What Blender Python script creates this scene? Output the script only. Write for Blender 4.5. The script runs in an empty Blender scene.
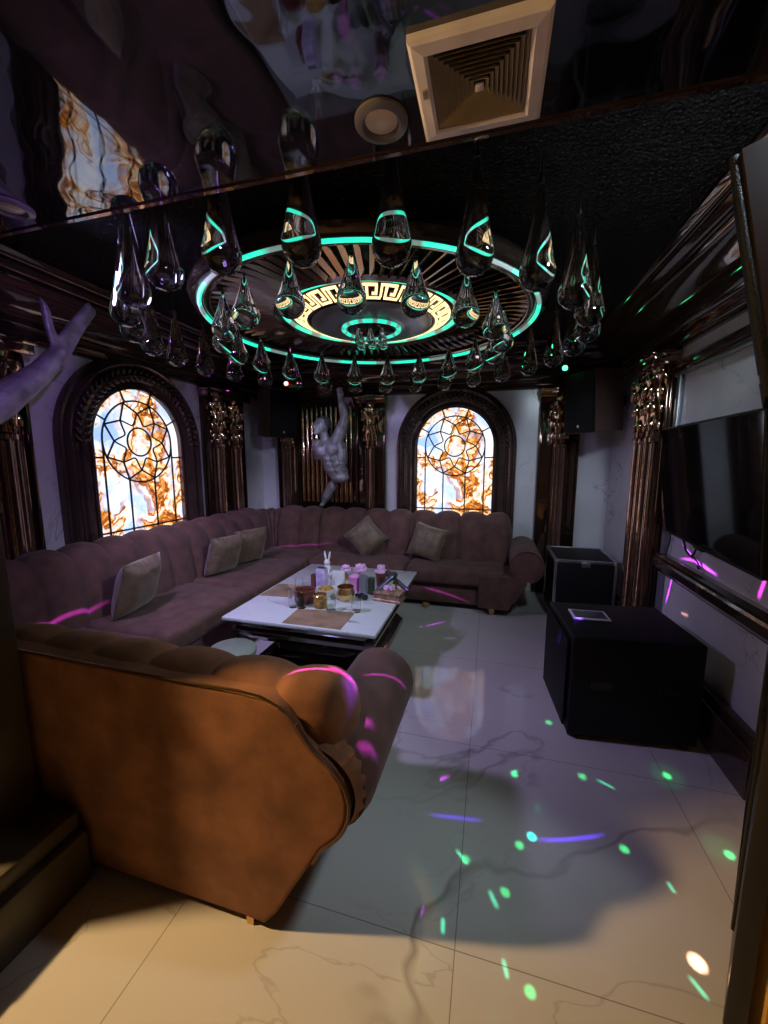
import bpy, bmesh, math, random
from mathutils import Vector, Matrix, Euler, noise
random.seed(7)
PI = math.pi
sc = bpy.context.scene
COL = sc.collection

# ------------------------------------------------------------------ materials
def new_mat(name):
    m = bpy.data.materials.new(name); m.use_nodes = True
    nt = m.node_tree
    for n in list(nt.nodes): nt.nodes.remove(n)
    out = nt.nodes.new('ShaderNodeOutputMaterial')
    b = nt.nodes.new('ShaderNodeBsdfPrincipled')
    nt.links.new(b.outputs[0], out.inputs[0])
    return m, nt, b, out

def N(nt, typ, **kw):
    n = nt.nodes.new(typ)
    for k, v in kw.items():
        if k.startswith('i_'):
            n.inputs[k[2:].replace('_', ' ')].default_value = v
        else: setattr(n, k, v)
    return n

def ramp(nt, stops, interp='LINEAR'):
    r = nt.nodes.new('ShaderNodeValToRGB'); cr = r.color_ramp; cr.interpolation = interp
    while len(cr.elements) < len(stops): cr.elements.new(0.5)
    for e, (p, c) in zip(cr.elements, stops):
        e.position = p; e.color = (*c, 1) if len(c) == 3 else c
    return r

def mat(name, col, rough=.5, metal=0, var=.12, vscale=6, bump=0, bscale=40, coat=0, spec=.5, sheen=0, trans=0, ior=1.5, bdist=.01, stretch=None):
    m, nt, b, out = new_mat(name)
    b.inputs['Roughness'].default_value = rough
    b.inputs['Metallic'].default_value = metal
    b.inputs['Specular IOR Level'].default_value = spec
    b.inputs['Coat Weight'].default_value = coat
    b.inputs['Coat Roughness'].default_value = .03
    b.inputs['Sheen Weight'].default_value = sheen
    b.inputs['Transmission Weight'].default_value = trans
    b.inputs['IOR'].default_value = ior
    tc = N(nt, 'ShaderNodeTexCoord')
    src = tc.outputs['Object']
    if stretch:
        mp = N(nt, 'ShaderNodeMapping'); mp.inputs['Scale'].default_value = stretch
        nt.links.new(src, mp.inputs[0]); src = mp.outputs[0]
    nz = N(nt, 'ShaderNodeTexNoise'); nz.inputs['Scale'].default_value = vscale; nz.inputs['Detail'].default_value = 5
    nt.links.new(src, nz.inputs['Vector'])
    lo = tuple(c * (1 - var) for c in col); hi = tuple(min(1, c * (1 + var)) for c in col)
    r = ramp(nt, [(.3, lo), (.7, hi)])
    nt.links.new(nz.outputs['Fac'], r.inputs[0]); nt.links.new(r.outputs[0], b.inputs['Base Color'])
    if bump:
        n2 = N(nt, 'ShaderNodeTexNoise'); n2.inputs['Scale'].default_value = bscale; n2.inputs['Detail'].default_value = 3
        nt.links.new(src, n2.inputs['Vector'])
        bp = N(nt, 'ShaderNodeBump'); bp.inputs['Strength'].default_value = bump; bp.inputs['Distance'].default_value = bdist
        nt.links.new(n2.outputs['Fac'], bp.inputs['Height']); nt.links.new(bp.outputs[0], b.inputs['Normal'])
    return m

def emit(name, col, strength):
    m, nt, b, out = new_mat(name)
    b.inputs['Base Color'].default_value = (*[c * .6 for c in col], 1)
    b.inputs['Emission Color'].default_value = (*col, 1)
    nz = N(nt, 'ShaderNodeTexNoise'); nz.inputs['Scale'].default_value = 30
    mr = N(nt, 'ShaderNodeMapRange'); mr.inputs['To Min'].default_value = strength * .85; mr.inputs['To Max'].default_value = strength * 1.15
    nt.links.new(nz.outputs['Fac'], mr.inputs[0]); nt.links.new(mr.outputs[0], b.inputs['Emission Strength'])
    return m

def marble(name, base, vein, rough, vscale=1.0, tiles=False, tint=None):
    m, nt, b, out = new_mat(name)
    b.inputs['Roughness'].default_value = rough
    L = nt.links.new
    tc = N(nt, 'ShaderNodeTexCoord')
    mp = N(nt, 'ShaderNodeMapping'); mp.inputs['Rotation'].default_value = (.3, .2, .75); mp.inputs['Scale'].default_value = (.75, 1.5, 1.1)
    L(tc.outputs['Object'], mp.inputs[0])
    vec = mp.outputs[0]
    prev = None
    for sc_, w, strg, off in ((.9 * vscale, .008, .9, 0), (2.0 * vscale, .006, .4, 3.7)):
        nz = N(nt, 'ShaderNodeTexNoise'); nz.inputs['Scale'].default_value = sc_; nz.inputs['Detail'].default_value = 5; nz.inputs['Roughness'].default_value = .5
        nz.inputs['Distortion'].default_value = .5
        ad = N(nt, 'ShaderNodeVectorMath', operation='ADD'); ad.inputs[1].default_value = (off, off * 2, off)
        L(vec, ad.inputs[0]); L(ad.outputs[0], nz.inputs['Vector'])
        s = N(nt, 'ShaderNodeMath', operation='SUBTRACT'); s.inputs[1].default_value = .5; L(nz.outputs['Fac'], s.inputs[0])
        a = N(nt, 'ShaderNodeMath', operation='ABSOLUTE'); L(s.outputs[0], a.inputs[0])
        mr = N(nt, 'ShaderNodeMapRange'); mr.inputs['From Max'].default_value = w; mr.inputs['To Min'].default_value = strg; mr.inputs['To Max'].default_value = 0
        L(a.outputs[0], mr.inputs[0])
        # break the veins up
        n2 = N(nt, 'ShaderNodeTexNoise'); n2.inputs['Scale'].default_value = 1.0 * vscale; L(ad.outputs[0], n2.inputs['Vector'])
        m2 = N(nt, 'ShaderNodeMapRange'); m2.inputs['From Min'].default_value = .45; m2.inputs['From Max'].default_value = .62; L(n2.outputs['Fac'], m2.inputs[0])
        mu = N(nt, 'ShaderNodeMath', operation='MULTIPLY'); L(mr.outputs[0], mu.inputs[0]); L(m2.outputs[0], mu.inputs[1])
        if prev is None: prev = mu
        else:
            mx = N(nt, 'ShaderNodeMath', operation='MAXIMUM'); L(prev.outputs[0], mx.inputs[0]); L(mu.outputs[0], mx.inputs[1]); prev = mx
    cl = N(nt, 'ShaderNodeTexNoise'); cl.inputs['Scale'].default_value = 1.6 * vscale; cl.inputs['Detail'].default_value = 6; L(vec, cl.inputs['Vector'])
    cr = ramp(nt, [(.3, tuple(c * .88 for c in base)), (.7, base)]); L(cl.outputs['Fac'], cr.inputs[0])
    mix = N(nt, 'ShaderNodeMix', data_type='RGBA'); L(prev.outputs[0], mix.inputs['Factor']); L(cr.outputs[0], mix.inputs['A'])
    mix.inputs['B'].default_value = (*vein, 1)
    res = mix.outputs['Result']
    if tiles:
        sx = N(nt, 'ShaderNodeSeparateXYZ'); L(tc.outputs['Object'], sx.inputs[0])
        g = None
        for ax, o in (('X', -.055), ('Y', .13)):
            s = N(nt, 'ShaderNodeMath', operation='SUBTRACT'); s.inputs[1].default_value = o - 9.0; L(sx.outputs[ax], s.inputs[0])
            md = N(nt, 'ShaderNodeMath', operation='MODULO'); md.inputs[1].default_value = .9; L(s.outputs[0], md.inputs[0])
            s2 = N(nt, 'ShaderNodeMath', operation='SUBTRACT'); s2.inputs[1].default_value = .45; L(md.outputs[0], s2.inputs[0])
            a = N(nt, 'ShaderNodeMath', operation='ABSOLUTE'); L(s2.outputs[0], a.inputs[0])
            gt = N(nt, 'ShaderNodeMath', operation='GREATER_THAN'); gt.inputs[1].default_value = .4483; L(a.outputs[0], gt.inputs[0])
            if g is None: g = gt
            else:
                mx = N(nt, 'ShaderNodeMath', operation='MAXIMUM'); L(g.outputs[0], mx.inputs[0]); L(gt.outputs[0], mx.inputs[1]); g = mx
        mg = N(nt, 'ShaderNodeMath', operation='MULTIPLY'); mg.inputs[1].default_value = .65; L(g.outputs[0], mg.inputs[0])
        mix2 = N(nt, 'ShaderNodeMix', data_type='RGBA'); L(mg.outputs[0], mix2.inputs['Factor']); L(res, mix2.inputs['A'])
        mix2.inputs['B'].default_value = (.12, .10, .08, 1); res = mix2.outputs['Result']
    L(res, b.inputs['Base Color'])
    return m

def glass_mat(name, col, rough=0.0, ior=1.5):
    m, nt, b, out = new_mat(name)
    b.inputs['Base Color'].default_value = (*col, 1)
    b.inputs['Roughness'].default_value = rough; b.inputs['IOR'].default_value = ior
    b.inputs['Transmission Weight'].default_value = 1
    nz = N(nt, 'ShaderNodeTexNoise'); nz.inputs['Scale'].default_value = 4
    bp = N(nt, 'ShaderNodeBump'); bp.inputs['Strength'].default_value = .02
    nt.links.new(nz.outputs['Fac'], bp.inputs['Height']); nt.links.new(bp.outputs[0], b.inputs['Normal'])
    return m

def stained(name, strength):
    m, nt, b, out = new_mat(name); L = nt.links.new
    tc = N(nt, 'ShaderNodeTexCoord')
    w = N(nt, 'ShaderNodeTexNoise'); w.inputs['Scale'].default_value = 2.6; w.inputs['Detail'].default_value = 4
    L(tc.outputs['Object'], w.inputs['Vector'])
    sb = N(nt, 'ShaderNodeVectorMath', operation='SUBTRACT'); sb.inputs[1].default_value = (.5, .5, .5); L(w.outputs['Color'], sb.inputs[0])
    scl = N(nt, 'ShaderNodeVectorMath', operation='SCALE'); scl.inputs['Scale'].default_value = .75; L(sb.outputs[0], scl.inputs[0])
    ad = N(nt, 'ShaderNodeVectorMath', operation='ADD'); L(tc.outputs['Object'], ad.inputs[0]); L(scl.outputs[0], ad.inputs[1])
    n1 = N(nt, 'ShaderNodeTexNoise'); n1.inputs['Scale'].default_value = 2.3; n1.inputs['Detail'].default_value = 4; n1.inputs['Distortion'].default_value = 1.5
    L(ad.outputs[0], n1.inputs['Vector'])
    r = ramp(nt, [(.22, (.16, .33, .85)), (.34, (.60, .74, 1.0)), (.42, (.95, .93, .92)), (.46, (.95, .60, .25)), (.475, (.60, .17, .02)), (.50, (.14, .03, .01)), (.525, (.72, .24, .03)), (.565, (1., .70, .36)), (.60, (.72, .82, 1.)), (.65, (.9, .34, .04)), (.70, (.5, .12, .01)), (.76, (1., .62, .10))])
    L(n1.outputs['Fac'], r.inputs[0])
    # clouds of clear blue-white glass in the upper half, ember colours below and at the right
    n2 = N(nt, 'ShaderNodeTexNoise'); n2.inputs['Scale'].default_value = 2.3; n2.inputs['Detail'].default_value = 3; L(ad.outputs[0], n2.inputs['Vector'])
    mr = N(nt, 'ShaderNodeMapRange'); mr.inputs['From Min'].default_value = .505; mr.inputs['From Max'].default_value = .425; L(n2.outputs['Fac'], mr.inputs[0])
    mx = N(nt, 'ShaderNodeMix', data_type='RGBA'); L(mr.outputs[0], mx.inputs['Factor']); L(r.outputs[0], mx.inputs['A'])
    r2 = ramp(nt, [(.35, (.34, .52, .95)), (.6, (.86, .89, .98))]); L(n1.outputs['Fac'], r2.inputs[0]); L(r2.outputs[0], mx.inputs['B'])
    L(mx.outputs['Result'], b.inputs['Emission Color']); b.inputs['Emission Strength'].default_value = strength
    L(mx.outputs['Result'], b.inputs['Base Color']); b.inputs['Roughness'].default_value = .15
    return m

def led(name, col, dim, strength, segs, duty):
    """LED strip: alternating lit and dark runs round the ring"""
    m, nt, b, out = new_mat(name); L = nt.links.new
    tc = N(nt, 'ShaderNodeTexCoord'); sx = N(nt, 'ShaderNodeSeparateXYZ'); L(tc.outputs['Object'], sx.inputs[0])
    at = N(nt, 'ShaderNodeMath', operation='ARCTAN2'); L(sx.outputs['Y'], at.inputs[0]); L(sx.outputs['X'], at.inputs[1])
    mu = N(nt, 'ShaderNodeMath', operation='MULTIPLY_ADD'); mu.inputs[1].default_value = segs / (2 * PI); mu.inputs[2].default_value = 50.2; L(at.outputs[0], mu.inputs[0])
    fr = N(nt, 'ShaderNodeMath', operation='FRACT'); L(mu.outputs[0], fr.inputs[0])
    r = ramp(nt, [(duty - .12, col), (duty, dim), (.96, dim), (1., col)]); L(fr.outputs[0], r.inputs[0])
    L(r.outputs[0], b.inputs['Emission Color']); b.inputs['Emission Strength'].default_value = strength
    b.inputs['Base Color'].default_value = (.5, .5, .5, 1)
    return m

M = {}
M['floor'] = marble('polished white marble tiles', (.60, .575, .53), (.20, .17, .14), .07, .6, tiles=True)
M['wallm'] = marble('white marble panel', (.60, .58, .60), (.22, .22, .24), .22, 1.5)
M['tablem'] = marble('white marble table top', (.66, .70, .68), (.22, .24, .24), .08, 1.6)
M['inlay'] = mat('brown stone inlay', (.30, .20, .12), .12, var=.3, vscale=8)
M['gloss'] = mat('black glossy ceiling film', (.004, .004, .005), .025, bump=.3, bscale=1.1, bdist=.09, spec=1., coat=.8)
M['glitter'] = mat('black hammered ceiling film', (.006, .006, .007), .16, bump=1., bscale=78, bdist=.04, spec=.55)
M['lacquer'] = mat('dark brown lacquer moulding', (.035, .020, .016), .10, bump=.10, bscale=9, spec=.7, coat=.5)
M['copper'] = mat('dark copper chrome moulding', (.34, .225, .17), .09, metal=.95, bump=.25, bscale=14, var=.25)
M['copperb'] = mat('bright copper chrome', (.60, .42, .29), .10, metal=1., bump=.15, bscale=20, var=.2)
M['gold'] = mat('brushed gold', (.75, .50, .20), .22, metal=1., var=.1)
M['velvet'] = mat('rust brown velvet', (.105, .052, .042), .85, var=.28, vscale=9, bump=.12, bscale=60, sheen=.10, spec=.2)
M['velvetlit'] = mat('rust brown velvet lit tone', (.225, .098, .048), .88, var=.34, vscale=7, bump=.10, bscale=70, sheen=.05, spec=.15)  # same velvet as above, warm lamp brightness put into the colour
M['pipe'] = mat('dark brown piping cord', (.06, .025, .012), .5)
M['pillow'] = mat('olive brown satin', (.13, .085, .045), .5, var=.35, vscale=14, bump=.5, bscale=30, sheen=.3)
M['blackpaint'] = mat('textured black speaker paint', (.005, .005, .006), .6, spec=.25, bump=.4, bscale=120, bdist=.003)
M['grille'] = mat('black speaker grille', (.004, .004, .005), .6, spec=.2, bump=.8, bscale=200, bdist=.004)
M['spkbrown'] = mat('brown painted speaker box', (.10, .058, .045), .45, var=.15)
M['spkshade'] = mat('brown speaker box shaded tone', (.012, .004, .004), .45, var=.15)  # same brown box paint, with shade put into the colour
M['alu'] = mat('aluminium edge', (.55, .55, .58), .3, metal=1.)
M['screen'] = mat('switched off television screen', (.004, .004, .006), .05, spec=.5, var=.05)
M['plastic'] = mat('black plastic', (.012, .012, .013), .35)
M['bezel'] = mat('white tablet bezel', (.75, .75, .78), .35, var=.04)
M['ventw'] = mat('aged cream plastic', (.70, .63, .64), .45, var=.12, vscale=9)
M['ventd'] = mat('dusty grille plastic', (.40, .32, .22), .6, var=.2, vscale=9)
M['dlr'] = mat('grey downlight ring', (.13, .12, .13), .30, var=.08)
M['dlg'] = mat('downlight lens', (.75, .66, .55), .3, var=.05)
M['jambgold'] = mat('satin gold jamb', (.85, .48, .14), .30, metal=.3, var=.15)
M['silver'] = mat('silver painted plaster', (.38, .36, .39), .40, metal=.30, var=.4, vscale=12, bump=.6, bscale=30)
M['hairs'] = mat('dark silver plaster hair', (.10, .095, .11), .45, metal=.3, bump=.8, bscale=60)
M['darkstone'] = mat('brown polished stone post', (.06, .048, .026), .4, var=.35, vscale=4)
M['corr'] = mat('corridor brown wall', (.10, .075, .05), .6, var=.06)
M['jamb'] = mat('dark polished door leaf', (.010, .008, .007), .3, var=.2, spec=.35)
M['dropglass'] = glass_mat('clear drop glass', (.80, .82, .84), 0, 1.48)
M['glass'] = glass_mat('drinking glass', (.96, .98, .98), 0, 1.3)
M['lead'] = mat('black lead came', (.008, .007, .007), .4)
M['stain'] = stained('backlit stained glass', 1.12)
M['cyan'] = led('cyan led strip', (.0, .78, .50), (.10, .17, .15), 1.25, 13, .70)
M['cyan2'] = emit('cyan led core', (.0, 1., .58), 1.3)
M['key'] = emit('warm white backlit key pattern', (1., .70, .34), 1.7)
M['grey'] = mat('grey satin metal', (.22, .23, .24), .3, metal=.4)
M['purple'] = emit('purple stage lens', (.55, .12, 1.), 14)
M['red'] = emit('red stage lens', (1., .15, .12), 9)
M['green'] = emit('green laser lens', (.05, 1., .35), 7)
M['redclay'] = mat('red brown glaze', (.16, .05, .035), .3)
M['white'] = mat('white glazed ceramic', (.75, .76, .74), .25, var=.03)
M['carton'] = mat('white and lilac carton', (.55, .45, .68), .45, var=.45, vscale=22)
M['pinkc'] = mat('pink cup', (.85, .32, .70), .35, var=.1)
M['pinkt'] = mat('pink tissue flower', (.80, .50, .75), .8, var=.2, vscale=30)
M['can'] = mat('grey drinks can', (.36, .36, .42), .3, metal=.5)
M['dcan'] = mat('dark green can', (.06, .08, .05), .3, metal=.3)
M['nuts'] = mat('snack mix', (.42, .26, .06), .6, var=.5, vscale=40, bump=.5)
M['greenr'] = mat('pale green leather', (.20, .24, .17), .5, var=.1)
M['mic'] = mat('blue grey microphone body', (.10, .10, .15), .35, metal=.5)
M['mesh'] = mat('microphone mesh', (.10, .09, .09), .5, metal=.6, bump=.8, bscale=300)
M['tbox'] = mat('gilt ornate box', (.40, .25, .16), .35, metal=.6, var=.5, vscale=25, bump=.6, bscale=50)

# ------------------------------------------------------------------ mesh helpers
WM = {}
def add_box(bm, c, s, rot=None, bev=0.0, seg=2):
    r = bmesh.ops.create_cube(bm, size=1.0)
    vs = r['verts']
    mx = Matrix.Translation(Vector(c)) @ (rot.to_4x4() if rot is not None else Matrix.Identity(4)) @ Matrix.Diagonal((*s, 1))
    bmesh.ops.transform(bm, matrix=mx, verts=vs)
    if bev > 0:
        es = list({e for v in vs for e in v.link_edges})
        bmesh.ops.bevel(bm, geom=es, offset=bev, segments=seg, affect='EDGES', profile=.5)
    return bm
def box(c, s, rot=None, bev=0.0, seg=2): return add_box(bmesh.new(), c, s, rot, bev, seg)
def boxr(x0, x1, y0, y1, z0, z1, bev=0.0):
    return box(((x0+x1)/2, (y0+y1)/2, (z0+z1)/2), (x1-x0, y1-y0, z1-z0), None, bev)
def add_boxr(bm, x0, x1, y0, y1, z0, z1, bev=0.0):
    return add_box(bm, ((x0+x1)/2, (y0+y1)/2, (z0+z1)/2), (x1-x0, y1-y0, z1-z0), None, bev)

def add_grid(bm, rows, close_u=False, close_v=False, cap=False):
    """rows: list of lists of points"""
    V = [[bm.verts.new(p) for p in r] for r in rows]
    nu = len(V); nv = len(V[0])
    for i in range(nu if close_u else nu - 1):
        for j in range(nv if close_v else nv - 1):
            a, b, c, d = V[i][j], V[(i+1) % nu][j], V[(i+1) % nu][(j+1) % nv], V[i][(j+1) % nv]
            try: bm.faces.new((a, b, c, d))
            except ValueError: pass
    if cap:
        for r in (V[0], V[-1]):
            try: bm.faces.new(r)
            except ValueError: pass
    return V

def add_lathe(bm, prof, c=(0, 0, 0), n=32, axis='Z', ripple=None, a0=0, a1=2*PI):
    full = abs(a1 - a0 - 2*PI) < 1e-6
    rows = []
    cnt = n if full else n + 1
    for i in range(cnt):
        a = a0 + (a1 - a0) * i / n
        row = []
        for r, z in prof:
            k = r * (1 + (ripple(a, z) if ripple else 0))
            if axis == 'Z': p = (c[0] + k*math.cos(a), c[1] + k*math.sin(a), c[2] + z)
            elif axis == 'X': p = (c[0] + z, c[1] + k*math.cos(a), c[2] + k*math.sin(a))
            else: p = (c[0] + k*math.cos(a), c[1] + z, c[2] + k*math.sin(a))
            row.append(p)
        rows.append(row)
    add_grid(bm, rows, close_u=full)
    bmesh.ops.remove_doubles(bm, verts=bm.verts, dist=1e-5)
    return bm
def lathe(prof, c=(0, 0, 0), n=32, **k): return add_lathe(bmesh.new(), prof, c, n, **k)

def add_tube(bm, pts, r, n=10, closed=False, cap=True):
    pts = [Vector(p) for p in pts]; m = len(pts)
    rs = r if isinstance(r, (list, tuple)) else [r] * m
    rows = []; prev = None
    for i, p in enumerate(pts):
        if closed: t = pts[(i+1) % m] - pts[(i-1) % m]
        else: t = pts[min(i+1, m-1)] - pts[max(i-1, 0)]
        t.normalize()
        if prev is None:
            ref = Vector((0, 0, 1)) if abs(t.z) < .9 else Vector((1, 0, 0))
            u = t.cross(ref).normalized()
        else:
            u = (prev - t * prev.dot(t)).normalized()
        prev = u; w = t.cross(u)
        rows.append([p + rs[i] * (u*math.cos(2*PI*j/n) + w*math.sin(2*PI*j/n)) for j in range(n)])
    add_grid(bm, rows, close_u=closed, close_v=True, cap=cap and not closed)
    return bm
def tube(pts, r, n=10, **k): return add_tube(bmesh.new(), pts, r, n, **k)

def add_ell(bm, c, s, rot=None, sub=3):
    r = bmesh.ops.create_icosphere(bm, subdivisions=sub, radius=1)
    mx = Matrix.Translation(Vector(c)) @ (rot.to_4x4() if rot is not None else Matrix.Identity(4)) @ Matrix.Diagonal((*s, 1))
    bmesh.ops.transform(bm, matrix=mx, verts=r['verts']); return bm

def add_prism(bm, pts, f):
    """closed polygon of (a,b) mapped by f(a,b,0|1) to 3D and capped"""
    A = [bm.verts.new(f(a, b, 0)) for a, b in pts]; B = [bm.verts.new(f(a, b, 1)) for a, b in pts]
    n = len(pts)
    for i in range(n): bm.faces.new((A[i], A[(i+1) % n], B[(i+1) % n], B[i]))
    bm.faces.new(A); bm.faces.new(list(reversed(B)))
    return bm

def obj(name, bm, m, parent=None, local=False, smooth=40, sharp=True):
    bmesh.ops.recalc_face_normals(bm, faces=bm.faces)
    if parent is not None and not local and parent.name in WM:
        bmesh.ops.transform(bm, matrix=WM[parent.name].inverted(), verts=bm.verts)
    me = bpy.data.meshes.new(name); bm.to_mesh(me); bm.free()
    if smooth:
        for p in me.polygons: p.use_smooth = True
        try: me.set_sharp_from_angle(angle=math.radians(smooth))
        except Exception: pass
    o = bpy.data.objects.new(name, me); COL.objects.link(o)
    if m is not None: me.materials.append(m if not isinstance(m, str) else M[m])
    if parent is not None:
        o.parent = parent
        if parent.name in WM: WM[o.name] = WM[parent.name].copy()
    return o

def thing(name, label, cat, loc=(0, 0, 0), rotz=0, group=None, rot=None):
    o = bpy.data.objects.new(name, None); COL.objects.link(o); o.empty_display_size = .1
    o.location = loc; o.rotation_euler = rot if rot is not None else (0, 0, rotz)
    WM[o.name] = Matrix.Translation(Vector(loc)) @ Euler(o.rotation_euler).to_matrix().to_4x4()
    o['label'] = label; o['category'] = cat
    if group: o['group'] = group
    return o
def tag(o, label, cat, group=None):
    o['label'] = label; o['category'] = cat
    if group: o['group'] = group
    return o
def origin(o, loc):
    """move a single-mesh thing's origin to loc"""
    o.data.transform(Matrix.Translation(-Vector(loc))); o.location = loc; WM[o.name] = Matrix.Translation(Vector(loc)); return o
def struct(name, bm, m, **k):
    o = obj(name, bm, m, **k); o['kind'] = 'structure'; return o
def structroot(name, loc=(0, 0, 0), rotz=0):
    o = bpy.data.objects.new(name, None); COL.objects.link(o); o.location = loc; o.rotation_euler = (0, 0, rotz); o['kind'] = 'structure'
    WM[o.name] = Matrix.Translation(Vector(loc)) @ Euler((0, 0, rotz)).to_matrix().to_4x4()
    return o
def dup(root, loc, rotz=None, label=None, group=None):
    r = root.copy(); COL.objects.link(r); r.location = loc
    if rotz is not None: r.rotation_euler = (0, 0, rotz)
    if label: r['label'] = label
    if group: r['group'] = group
    for ch in list(root.children):
        c = ch.copy(); COL.objects.link(c); c.parent = r
        for g in list(ch.children):
            d = g.copy(); COL.objects.link(d); d.parent = c
    return r
def soften(o, voxel, it=6):
    """fuse overlapping pieces into one continuous skin"""
    md = o.modifiers.new('r', 'REMESH'); md.mode = 'VOXEL'; md.voxel_size = voxel
    sm = o.modifiers.new('s', 'SMOOTH'); sm.iterations = it; sm.factor = .5
    dg = bpy.context.evaluated_depsgraph_get()
    me = bpy.data.meshes.new_from_object(o.evaluated_get(dg))
    o.modifiers.clear(); old = o.data; o.data = me
    for p in me.polygons: p.use_smooth = True
    return o

# ------------------------------------------------------------------ room constants
XL, XR, YB, ZC, ZS, YS = -2.90, 1.20, 4.60, 2.65, 2.40, 1.27
# ---- shell
struct('floor', boxr(-3.6, 2.4, -2.6, YB + .2, -.12, 0), 'floor', smooth=0)
struct('ceiling', boxr(XL - .1, XR + .1, YS + .08, YB + .1, ZC, ZC + .08), 'glitter', smooth=0)
struct('trim_soffit', boxr(-3.5, 2.3, -2.5, YS, ZS, ZS + .36), 'gloss', smooth=0)
sl = boxr(-3.4, 2.2, YS - .012, YS + .004, ZS - .006, ZS + .02); struct('trim_soffit_edge', sl, 'copper', smooth=0)
struct('wall_left', boxr(XL - .12, XL, .55, YB + .1, 0, ZC), 'wallm', smooth=0)
struct('wall_right', boxr(XR, XR + .12, 1.05, YB + .1, 0, ZC), 'wallm', smooth=0)
struct('wall_back', boxr(XL, XR, YB, YB + .12, 0, ZC), 'wallm', smooth=0)
# entrance wall, left of the opening, with its dark stone post
struct('wall_front', boxr(XL, -1.80, .66, .86, 0, ZS), 'corr', smooth=0)
# corridor the photograph is taken from
struct('wall_corridor_back', boxr(-3.5, 2.3, -2.5, -2.4, 0, ZS), 'corr', smooth=0)
struct('wall_corridor_left', boxr(-3.5, -3.4, -2.4, .7, 0, ZS), 'corr', smooth=0)
struct('wall_corridor_right', boxr(2.2, 2.3, -2.4, 1.1, 0, ZS), 'corr', smooth=0)
struct('wall_front_right', boxr(1.0, 2.2, .86, 1.04, 0, ZS), 'jamb', smooth=0)
bm = boxr(-1.84, -1.545, .62, .90, 0, ZS, .012)
add_boxr(bm, -1.86, -1.535, .60, .905, 1.32, 1.36, .01)
struct('trim_post_left', bm, 'darkstone')
bm = boxr(-1.80, -1.33, .50, .905, 0, .20, .012); add_boxr(bm, -1.80, -1.36, .54, .903, .20, .27, .015)
struct('trim_post_plinth', bm, 'darkstone')

# ---- cornice: one profile swept along three walls
CP = [(0, 2.22), (.035, 2.225), (.05, 2.245), (.035, 2.265), (.05, 2.28), (.075, 2.285), (.09, 2.31), (.07, 2.335), (.085, 2.35), (.10, 2.36),
      (.115, 2.40), (.15, 2.455), (.20, 2.50), (.225, 2.51), (.235, 2.525), (.225, 2.54), (.245, 2.545), (.265, 2.56), (.285, 2.575), (.275, 2.59), (.295, 2.595), (.315, 2.61), (.33, 2.63), (.325, ZC), (0, ZC)]
def cornice(name, f, s0, s1):
    bm = bmesh.new(); add_prism(bm, CP, lambda d, z, k: f(d, z, s1(d) if k else s0(d)))
    return struct(name, bm, 'cornice', smooth=50)
M['cornice'] = mat('dark copper lacquer cornice', (.10, .062, .045), .08, metal=.6, bump=.14, bscale=5, var=.2, coat=.6)
cornice('trim_cornice_left', lambda d, z, s: (XL + d, s, z), lambda d: .9, lambda d: YB - d)
cornice('trim_cornice_right', lambda d, z, s: (XR - d, s, z), lambda d: 1.06, lambda d: YB - d)
cornice('trim_cornice_back', lambda d, z, s: (s, YB - d, z), lambda d: XL + d, lambda d: XR - d)

# ---- right wall: plinth, rails, frame
bm = boxr(XR - .075, XR, 1.9, 4.5, 0, .22, .006); add_boxr(bm, XR - .05, XR, 1.9, 4.5, .22, .27, .01)
struct('baseboard_right', bm, 'lacquer')
def rail(name, y0, y1, z, h, d):
    P = [(0, -h/2), (d*.6, -h/2), (d*.8, -h*.32), (d, -h*.25), (d, h*.1), (d*.85, h*.2), (d*.9, h*.34), (d*.6, h/2), (0, h/2)]
    bm = bmesh.new(); add_prism(bm, P, lambda a, b, k: (XR - a, y1 if k else y0, z + b)); return struct(name, bm, 'lacquer', smooth=30)
rail('trim_rail_lower', 1.86, 3.16, .775, .13, .06)
rail('trim_rail_upper', 1.86, 3.16, 2.10, .075, .05)
bm = boxr(XR - .03, XR, 1.86, 3.16, 2.035, 2.06, .004); add_boxr(bm, XR - .03, XR, 3.07, 3.12, .27, 2.06, .006)
struct('trim_panel_frame', bm, 'grey')

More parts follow.
